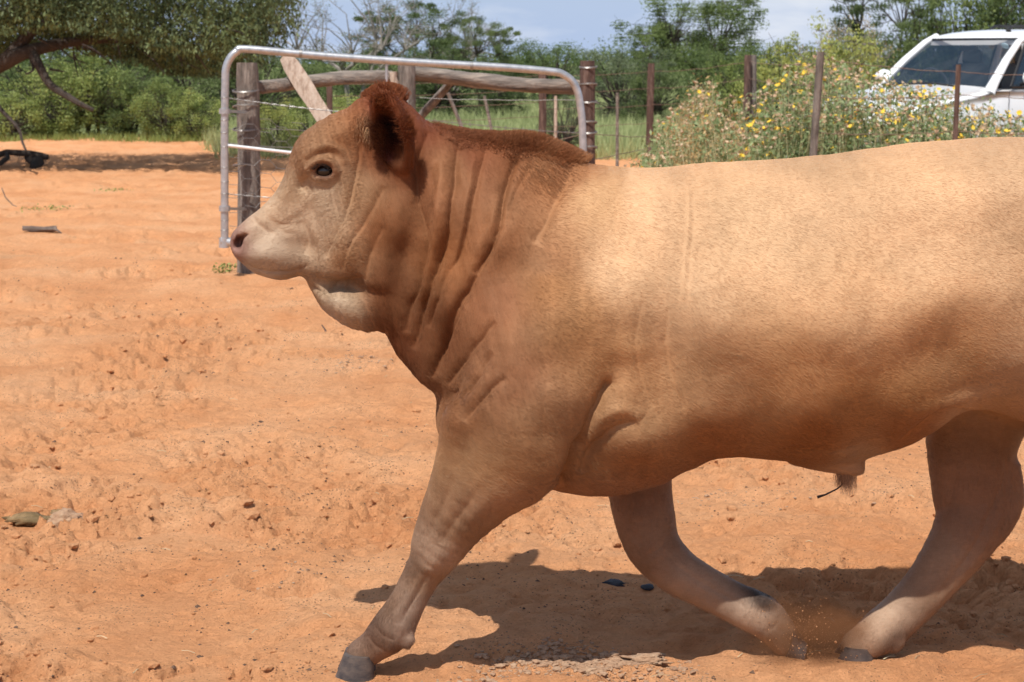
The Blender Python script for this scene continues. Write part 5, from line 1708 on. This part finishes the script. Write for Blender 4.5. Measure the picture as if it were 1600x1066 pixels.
leaf_obj('rusty_foliage', L_dry, [leaves(dc - org, .04 * rw.uniform(.5, 1.4, len(dc)), rw, .4, None, dt)], weeds)
SV.v = [tuple(Vector(v) - Vector(org)) for v in SV.v]
so = SV.build('stem', noisy_mat('weed_stem', (.20, .22, .10), (.42, .38, .22), 3, .8, 0), weeds); so['kind'] = 'stuff'
def heads(name, pts, mat, rad, npet, cone, seed):
    r_ = np.random.default_rng(seed)
    V_ = []; F_ = []
    pts = np.array(pts) - org
    for i, p in enumerate(pts):
        ax = Vector((r_.normal(0, .6), r_.normal(-.35, .6), 1)).normalized()
        u = ax.orthogonal().normalized(); v = ax.cross(u)
        R_ = rad * r_.uniform(.55, 1.2); b0 = len(V_)
        V_.append(p - np.array(ax) * R_ * cone)
        for k in range(npet * 2):
            an = math.pi * k / npet; rr_ = R_ * (1 if k % 2 == 0 else .62)
            V_.append(p + np.array(u) * math.cos(an) * rr_ + np.array(v) * math.sin(an) * rr_)
        for k in range(npet * 2): F_.append((b0, b0 + 1 + k, b0 + 1 + (k + 1) % (npet * 2)))
    o = link_mesh(name, np_mesh(name, V_, F_, [mat], smooth=False), weeds); o['kind'] = 'stuff'
heads('yellow_flower', fl_y, petal_y, .032, 7, .35, 1)
heads('orange_flower', fl_o, petal_o, .026, 7, .35, 2)
heads('seed_head', seeds_c, seed_m, .026, 5, 1.0, 3)
tag(weeds, 'tall pale green flowering weeds with yellow blooms and dry seed heads along the wire fence', 'weeds', None, None)
yf = []
r_ = np.random.default_rng(6)
for k in range(60):
    p = at(r_.uniform(925, 1010), r_.uniform(170, 185), 40); yf.append(list(p))
heads_parent = weeds

# ---- the big weeping tree on the left
rt = np.random.default_rng(71)
big = empty('weeping_thorn_tree', Vector((-9.6, 27.4, 0)))
tag(big, 'large dark tree with drooping fine foliage overhanging the left of the yard', 'tree')
BO = Vector((-9.6, 27.4, 0))
m = MB()
def br(pts, r0, r1, n=9):
    P_ = cr_spline([list(p) for p in pts], 6)
    rs = np.linspace(r0, r1, len(P_))
    m.tube([Vector(p) - BO for p in P_], list(rs), n)
br([(-9.6, 27.4, -.1), (-9.4, 27.3, .7), (-9.0, 27.2, 1.3), (-8.6, 27.2, 1.9)], .36, .22, 12)
br([(-9.1, 27.2, 1.2), at(-40, 110, 26.6), at(0, 100, 26.4), at(40, 82, 26.2), at(110, 66, 26.6), at(180, 62, 27.0), at(260, 70, 27.4)], .17, .03)
br([at(-30, 120, 26.6), at(10, 92, 26.3), at(60, 40, 26.4), at(130, 0, 26.8)], .13, .05)
br([(-8.6, 27.2, 1.9), at(30, 20, 27.5), at(150, -60, 27.5), at(330, -70, 27.5), at(420, -20, 27)], .2, .04)
br([at(52, 84, 26.2), at(62, 105, 26.0), at(78, 132, 25.9), at(105, 150, 25.8), at(125, 162, 25.7), at(146, 172, 25.7)], .075, .028, 7)
br([at(45, 84, 26.2), at(52, 108, 26.0), at(40, 116, 25.9)], .03, .012, 6)
br([at(-20, 145, 26.3), at(2, 172, 26.1), at(28, 200, 25.9), at(35, 222, 25.8), at(41, 236, 25.7)], .035, .014, 6)
br([at(78, 108, 26), at(100, 112, 25.9)], .02, .01, 5)
for k in range(46):      # twiggy underside
    px = rt.uniform(60, 400); py = rt.uniform(70, 112) - 20 * (px > 370); Y = rt.uniform(25.4, 28.4)
    a = at(px, py - 25, Y); b_ = at(px + rt.uniform(5, 50), py + rt.uniform(-8, 16), Y + rt.uniform(-.3, .3)); c_ = a.lerp(b_, .5) + Vector((0, 0, rt.uniform(-.05, .08)))
    br([a, c_, b_], .014, .005, 4)
m.build('trunk', bark_m, big)
lowx = np.array([(-250, 60), (-100, 78), (0, 80), (60, 70), (110, 66), (200, 84), (290, 110), (350, 118), (385, 100), (410, 70), (432, 20), (440, -60)])
C_ = []; Tn = []; Dr = []; Sz = []
ncl = 1050
for k in range(ncl):
    px = rt.uniform(-260, 436); Y = rt.uniform(25.2, 29.6)
    lo = at(px, np.interp(px, lowx[:, 0], lowx[:, 1]) - (30 * (1 - sstep(26.0, 27.2, Y)) if px < 380 else 0), Y).z
    top = 3.9 - .5 * ((px - 60) / 380) ** 2
    z = lo + .10 + (top - lo) * rt.uniform(0, 1) ** 1.5
    c0 = np.array(at(px, 50, Y)); c0[2] = z
    tn0 = rt.normal(.5, .28)
    for s in range(13):
        s0 = c0 + rt.normal(0, .17, 3) * np.array([1, 1, .6])
        a_ = rt.uniform(0, 6.283); L_ = rt.uniform(.25, .55)
        n = 11; t = np.linspace(0, 1, n)
        ox = math.cos(a_) * L_ * .6; oy = math.sin(a_) * L_ * .6
        P_ = np.stack([s0[0] + ox * t, s0[1] + oy * t, s0[2] + .10 * t - L_ * t * t], -1)
        P_[:, 2] = np.maximum(P_[:, 2], lo - .03)
        dd = np.stack([np.full(n, ox), np.full(n, oy), .1 - 2 * L_ * t], -1) + rt.normal(0, .22, (n, 3))
        C_.append(P_ + rt.normal(0, .012, (n, 3))); Dr.append(dd); Tn.append(np.full(n, tn0) + rt.normal(0, .15, n))
C_ = np.concatenate(C_) - np.array(BO); Dr = np.concatenate(Dr); Tn = np.concatenate(Tn)
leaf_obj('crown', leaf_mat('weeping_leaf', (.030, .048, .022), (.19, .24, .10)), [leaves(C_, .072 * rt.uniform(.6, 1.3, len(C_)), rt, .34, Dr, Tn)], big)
# root and dead branch on the ground
s_ = empty('dead_branch', Vector((at(30, 250, 27.6).x, 27.6, 0)))
tag(s_, 'gnarled dead branch lying in the shade of the left tree', 'branch')
m = MB(); DB = s_.location
P_ = [at(-30, 252, 27.5), at(10, 238, 27.6), at(45, 240, 27.7), at(62, 244, 27.7), at(76, 246, 27.7)]
m.tube([p - DB for p in P_], [.05, .045, .05, .06, .04], 8)
m.tube([at(45, 246, 27.8) - DB, at(60, 254, 27.6) - DB, at(50, 262, 27.3) - DB], [.08, .09, .05], 8)
m.tube([at(0, 256, 27.2) - DB, at(12, 246, 27.4) - DB, at(10, 238, 27.6) - DB], [.04, .04, .03], 7)
m.build('wood', bark_m, s_)
# ------------------------------------------------------------------ the white vehicle
HA = math.radians(42)
near_base = at(1546, 134, 20.6)
hx, hy = -math.cos(HA), -math.sin(HA)
lx, ly = math.sin(HA), -math.cos(HA)
CO = Vector((near_base.x - hx * .55 - lx * .72, near_base.y - hy * .55 - ly * .72, 0))
car = empty('parked_pickup', CO, math.atan2(hy, hx))
tag(car, 'white pickup parked beyond the fence, half hidden by flowering weeds', 'pickup')
paint, nt, b = new_mat('white_paint', (.87, .88, .89), .25)
b.inputs['Coat Weight'].default_value = .6; b.inputs['Coat Roughness'].default_value = .08
black_m, _, _ = new_mat('black_trim', (.015, .015, .017), .5)
seat_m, _, _ = new_mat('seat_cloth', (.06, .065, .075), .9)
tyre_m, _, _ = new_mat('tyre_rubber', (.02, .02, .02), .8)
rim_m, _, _ = new_mat('alloy_rim', (.55, .55, .56), .35, .8)
glass, nt, b = new_mat('windscreen_glass', (.25, .34, .42), .02, 0, .8)
b.inputs['Transmission Weight'].default_value = .0; b.inputs['Alpha'].default_value = .42
b.inputs['Base Color'].default_value = (.03, .055, .085, 1)
lamp_glass, nt, b = new_mat('headlamp_glass', (.75, .78, .8), .08, .3)
amber, _, _ = new_mat('tail_lamp', (.45, .03, .02), .2)

def loft(mb_, secs, cap=True):
    n = len(secs[0]); vs = [v for s in secs for v in s]; fs = []
    for i in range(len(secs) - 1):
        for k in range(n - 1): fs.append((i * n + k, i * n + k + 1, (i + 1) * n + k + 1, (i + 1) * n + k))
    if cap:
        fs.append(tuple(range(n - 1, -1, -1))); fs.append(tuple(range((len(secs) - 1) * n, len(secs) * n)))
    mb_.add(vs, fs)
def sect(f, hw, z0, z1, crown=.03, tuck=.05):
    half = [(hw - tuck, z0), (hw, z0 + .18), (hw + .01, (z0 + z1) / 2), (hw - .01, z1 - .10), (hw - .05, z1 - .03), (hw - .14, z1), (hw * .5, z1 + crown), (0, z1 + crown * 1.2)]
    pts = [Vector((f, l, z)) for l, z in half] + [Vector((f, -l, z)) for l, z in half[::-1][1:]]
    return pts + [pts[0].copy()]
m = MB()
loft(m, [sect(f, hw, z0, z1, c) for f, hw, z0, z1, c in ((2.08, .66, .42, .86, .01), (2.02, .78, .36, .95, .02), (1.85, .86, .34, 1.02, .03), (1.4, .89, .34, 1.12, .04), (.95, .89, .34, 1.18, .045), (.55, .885, .34, 1.24, .03))])
loft(m, [sect(f, hw, z0, z1, c) for f, hw, z0, z1, c in ((.55, .885, .34, 1.24, .0), (0, .89, .34, 1.24, 0), (-1.55, .89, .34, 1.22, 0), (-2.6, .88, .34, 1.2, 0), (-2.95, .84, .4, 1.18, 0))])
bd = m.build('body', paint, car); md = bd.modifiers.new('w', 'BEVEL'); md.width = .02; md.segments = 2; md.limit_method = 'ANGLE'; md.angle_limit = .7
# bonnet panel standing 3 mm proud with its shut lines
m = MB()
sec = []
for f, hw, z in ((1.88, .62, 1.045), (1.6, .70, 1.115), (1.2, .73, 1.178), (.8, .74, 1.222), (.62, .74, 1.255)):
    sec.append([Vector((f, l * hw, z + .035 * (1 - l * l) + dz)) for dz in (.012,) for l in (-1, -.6, -.2, .2, .6, 1)] + [Vector((f, hw, z - .02)), Vector((f, -hw, z - .02)), Vector((f, -hw, z + .012))])
loft(m, sec); m.build('bonnet', paint, car)
# cabin: roof, pillars
def prism(mb_, quad, th):
    a_ = [Vector(p) for p in quad]; n = (a_[1] - a_[0]).cross(a_[-1] - a_[0]).normalized() * th
    k = len(a_); vs = a_ + [p - n for p in a_]
    fs = [tuple(range(k)), tuple(range(2 * k - 1, k - 1, -1))] + [(i, k + i, k + (i + 1) % k, (i + 1) % k) for i in range(k)]
    mb_.add(vs, fs)
m = MB(); sec = []
for f, hw, z in ((-.20, .60, 1.79), (-.32, .635, 1.85), (-.6, .66, 1.885), (-1.1, .665, 1.895), (-1.7, .65, 1.88), (-2.2, .62, 1.83), (-2.3, .60, 1.78)):
    sec.append([Vector((f, s * hw, z - .05 + dz)) for s, dz in ((-1.02, 0), (-1, .03), (-.9, .055), (-.5, .075), (0, .085), (.5, .075), (.9, .055), (1, .03), (1.02, 0))] + [Vector((f, -1.02 * hw, z - .05))])
loft(m, sec); m.build('roof', paint, car)
for s in (-1, 1):
    m = MB(); m.tube([(.66, s * .78, 1.19), (.50, s * .745, 1.32), (.20, s * .69, 1.56), (-.12, s * .635, 1.77), (-.34, s * .63, 1.85)], [.075, .06, .05, .045, .04], 10, True, .8)
    m.build('pillar', paint, car)
    for f0, f1 in ((-.95, -1.02), (-1.72, -1.72), (-2.35, -2.25)):
        m = MB(); m.tube([(f0, s * .83, 1.2), (f1, s * .64, 1.84)], [.055, .045], 8); m.build('pillar', paint if f0 > -1 else paint, car)
    # side windows in black seals
    for (a_, b_, c_, d_) in (((.30, 1.27), (-.90, 1.27), (-.96, 1.78), (-.22, 1.78)), ((-1.06, 1.27), (-1.66, 1.27), (-1.66, 1.78), (-1.06, 1.78)), ((-1.78, 1.27), (-2.28, 1.27), (-2.2, 1.75), (-1.78, 1.77))):
        q_ = [(p[0], s * (.845 - .19 * (p[1] - 1.22) / .6), p[1]) for p in (a_, b_, c_, d_)]
        if s < 0: q_ = q_[::-1]
        m = MB(); prism(m, q_, .008); w_ = m.build('window', glass, car, smooth=False)
        m = MB(); P_ = [Vector(p) for p in q_] + [Vector(q_[0]), Vector(q_[1])]
        for u, v in zip(P_[:-2], P_[1:-1]): m.tube([u, v], .016, 6)
        m.build('seal', black_m, w_)
    # door shut lines and handle
    m = MB(); m.tube([(.42, s * .893, 1.22), (.44, s * .902, .8), (.36, s * .90, .42)], .004, 4); m.build('shut_line', black_m, car); m = MB(); m.tube([(-.92, s * .898, 1.2), (-.92, s * .905, .5)], .004, 4); m.build('shut_line', black_m, car)
    m = MB(); m.box((-.75, s * .915, 1.08), (.2, .03, .035)); m.build('door_handle', black_m, car, bevel=.008)
    # mirror
    m = MB(); m.tube([(.12, s * .84, 1.30), (.12, s * .96, 1.33)], .022, 6); mr_ = m.build('mirror', black_m, car)
    m = MB(); m.tube([(.14, s * .93, 1.37), (.15, s * 1.02, 1.38), (.13, s * 1.10, 1.37)], [.075, .085, .06], 12); m.build('mirror_shell', paint, mr_)
# windscreen, gently curved
m = MB(); vs = []; fs = []
NU, NV = 12, 6
for j in range(NV + 1):
    t = j / NV; f0 = .62 + (-.22 - .62) * t; hw = .755 + (.625 - .755) * t; z = 1.25 + (1.805 - 1.25) * t
    for i in range(NU + 1):
        u = -1 + 2 * i / NU; vs.append((f0 + .09 * (1 - u * u) + .02 * math.sin(math.pi * t), u * hw, z + .012 * math.sin(math.pi * t)))
for j in range(NV):
    for i in range(NU):
        k = j * (NU + 1) + i; fs.append((k, k + 1, k + NU + 2, k + NU + 1))
m.add(vs, fs); ws = m.build('windscreen', glass, car)
m = MB()
row = [Vector(v) for v in vs[:NU + 1]]; m.tube([v + Vector((.015, 0, -.005)) for v in row], .024, 6); m.build('seal', black_m, ws)
m = MB(); m.tube([Vector(v) for v in vs[-(NU + 1):]], .016, 6); m.build('seal', black_m, ws)
for s in (-1, 1):
    m = MB(); m.tube([Vector(vs[j * (NU + 1) + (NU if s > 0 else 0)]) for j in range(NV + 1)], .016, 6); m.build('seal', black_m, ws)
m = MB(); m.tube([(.74, .45, 1.275), (.66, .05, 1.31), (.665, -.3, 1.30)], .012, 5); m.build('wiper', black_m, car)
m = MB(); m.tube([(.74, -.25, 1.275), (.67, -.5, 1.29), (.62, -.68, 1.29)], .012, 5); m.build('wiper', black_m, car)
disc_m, nt, b = new_mat('licence_disc', (.55, .75, .85), .5)
m = MB(); m.tube([(-.06, .50, 1.725), (-.063, .50, 1.728)], .045, 16); m.build('licence_disc', disc_m, ws)
# inside
m = MB(); m.box((.38, 0, 1.16), (.45, 1.45, .16)); m.build('dashboard', black_m, car, bevel=.04)
m = MB()
P_ = [Vector((.06 + .075 * math.sin(a), -.36 + .19 * math.cos(a), 1.30 + .17 * math.sin(a))) for a in [6.2832 * k / 20 for k in range(21)]]
m.tube(P_, .016, 6); m.tube([P_[0], P_[10]], .013, 5); m.tube([(.06, -.36, 1.30), (.25, -.36, 1.2)], .025, 6); m.build('steering_wheel', seat_m, car)
for s in (-1, 1):
    m = MB(); m.box((-.62, s * .36, 1.22), (.16, .48, .62), Matrix.Rotation(-.2, 3, 'Y')); m.box((-.35, s * .36, .88), (.5, .5, .18)); st_ = m.build('seat', seat_m, car, bevel=.05)
    m = MB(); m.box((-.70, s * .36, 1.60), (.10, .26, .17)); m.build('headrest', seat_m, st_, bevel=.04)
m = MB(); m.box((-.10, 0, 1.70), (.03, .22, .06)); m.build('rear_view_mirror', black_m, car, bevel=.01)
m = MB(); m.box((-1.62, 0, 1.0), (.16, 1.3, .75)); m.build('rear_bench', seat_m, car, bevel=.05)
# aerial base, roof rack
m = MB(); m.tube([(-.42, .30, 1.90), (-.46, .30, 1.95)], [.035, .012], 8); m.tube([(-.45, .30, 1.945), (-.62, .30, 2.00)], .006, 5); m.build('aerial', black_m, car)
m = MB()
for s in (-1, 1): m.tube([(-1.25, s * .5, 1.93), (-1.35, s * .5, 1.975), (-1.9, s * .5, 1.975), (-2.0, s * .5, 1.91)], .018, 8)
for f in (-1.45, -1.8): m.tube([(f, -.5, 1.975), (f, .5, 1.975)], .016, 6)
m.build('roof_rack', black_m, car)
# grille, lamps, bumper, plate, wheels
m = MB(); m.box((2.075, 0, .80), (.05, .85, .17)); gr = m.build('grille', black_m, car, bevel=.01)
for k in range(4):
    m = MB(); m.box((2.105, 0, .74 + .04 * k), (.015, .82, .012)); m.build('slat', rim_m, gr)
for s in (-1, 1):
    m = MB(); m.box((2.0, s * .64, .84), (.16, .24, .18)); m.build('headlight', lamp_glass, car, bevel=.04)
    m = MB(); m.box((-2.93, s * .78, .98), (.1, .12, .34)); m.build('tail_light', amber, car, bevel=.02)
m = MB(); m.box((2.08, 0, .52), (.14, 1.6, .2)); m.build('bumper', paint, car, bevel=.05)
for f in (1.38, -1.85):
    for s in (-1, 1):
        m = MB(); m.tube([(f, s * .68, .38), (f, s * .70, .38), (f, s * .90, .38), (f, s * .92, .38)], [.34, .38, .38, .34], 28); w_ = m.build('wheel', tyre_m, car)
        m = MB(); m.tube([(f, s * .915, .38), (f, s * .93, .38)], [.24, .20], 20); m.build('rim', rim_m, w_)

def stretch_nose(o):
    for c_ in o.children:
        if c_.type == 'MESH':
            for v in c_.data.vertices:
                if c_.name.split('.')[0] in ('wheel', 'rim'):
                    if v.co.x > 1: v.co.x += .2
                elif v.co.x > .7: v.co.x = .7 + (v.co.x - .7) * 1.25
        stretch_nose(c_)
stretch_nose(car)

# ------------------------------------------------------------------ kicked up dust by the hind foot
dm = bpy.data.materials.new('dust'); dm.use_nodes = True
nt = dm.node_tree; nt.nodes.remove(nt.nodes['Principled BSDF'])
pv = nt.nodes.new('ShaderNodeVolumePrincipled'); pv.inputs['Color'].default_value = (.60, .25, .11, 1)
tcd = nt.nodes.new('ShaderNodeTexCoord')
vm = nt.nodes.new('ShaderNodeVectorMath'); vm.operation = 'LENGTH'
nt.links.new(tcd.outputs['Object'], vm.inputs[0])
nn3 = noise_node(nt, 2.0, 4, .6, tcd.outputs['Object'])
def mt(op, a, b_=None, cl=False):
    n = nt.nodes.new('ShaderNodeMath'); n.operation = op; n.use_clamp = cl
    for i, v in enumerate((a, b_)):
        if v is None: continue
        if isinstance(v, (int, float)): n.inputs[i].default_value = v
        else: nt.links.new(v, n.inputs[i])
    return n.outputs[0]
fall = mt('SUBTRACT', 1.0, vm.outputs['Value'], True)
den = mt('MULTIPLY', mt('MULTIPLY', fall, mt('SUBTRACT', nn3.outputs['Fac'], .36, True)), 130.0)
nt.links.new(den, pv.inputs['Density'])
nt.links.new(pv.outputs[0], nt.nodes['Material Output'].inputs['Volume'])
import bmesh as _b
bm = _b.new(); _b.ops.create_icosphere(bm, subdivisions=3, radius=1); dme = bpy.data.meshes.new('dust_cloud'); bm.to_mesh(dme); bm.free(); dme.materials.append(dm)
do = link_mesh('dust_cloud', dme)
gp_ = at(1262, 985, 4.70); do.location = (gp_.x, 4.70, gp_.z); do.scale = (.20, .14, .12)
tag(do, 'small cloud of red dust kicked up between the trailing hooves', 'dust', None, 'stuff')
r_ = np.random.default_rng(17); n = 1500
cx_ = np.array([gp_.x, 4.70, 0]) + np.stack([r_.normal(-.005, .055, n), r_.normal(0, .05, n), np.abs(r_.normal(0, .075, n)) + .002], -1)
o = scatter_blobs('flying_sand', cx_, .0009 * np.exp(r_.normal(0, .45, n)), sand, 18, .9)
tag(o, 'grains of sand thrown up around the trailing front hoof', 'sand', None, 'stuff')
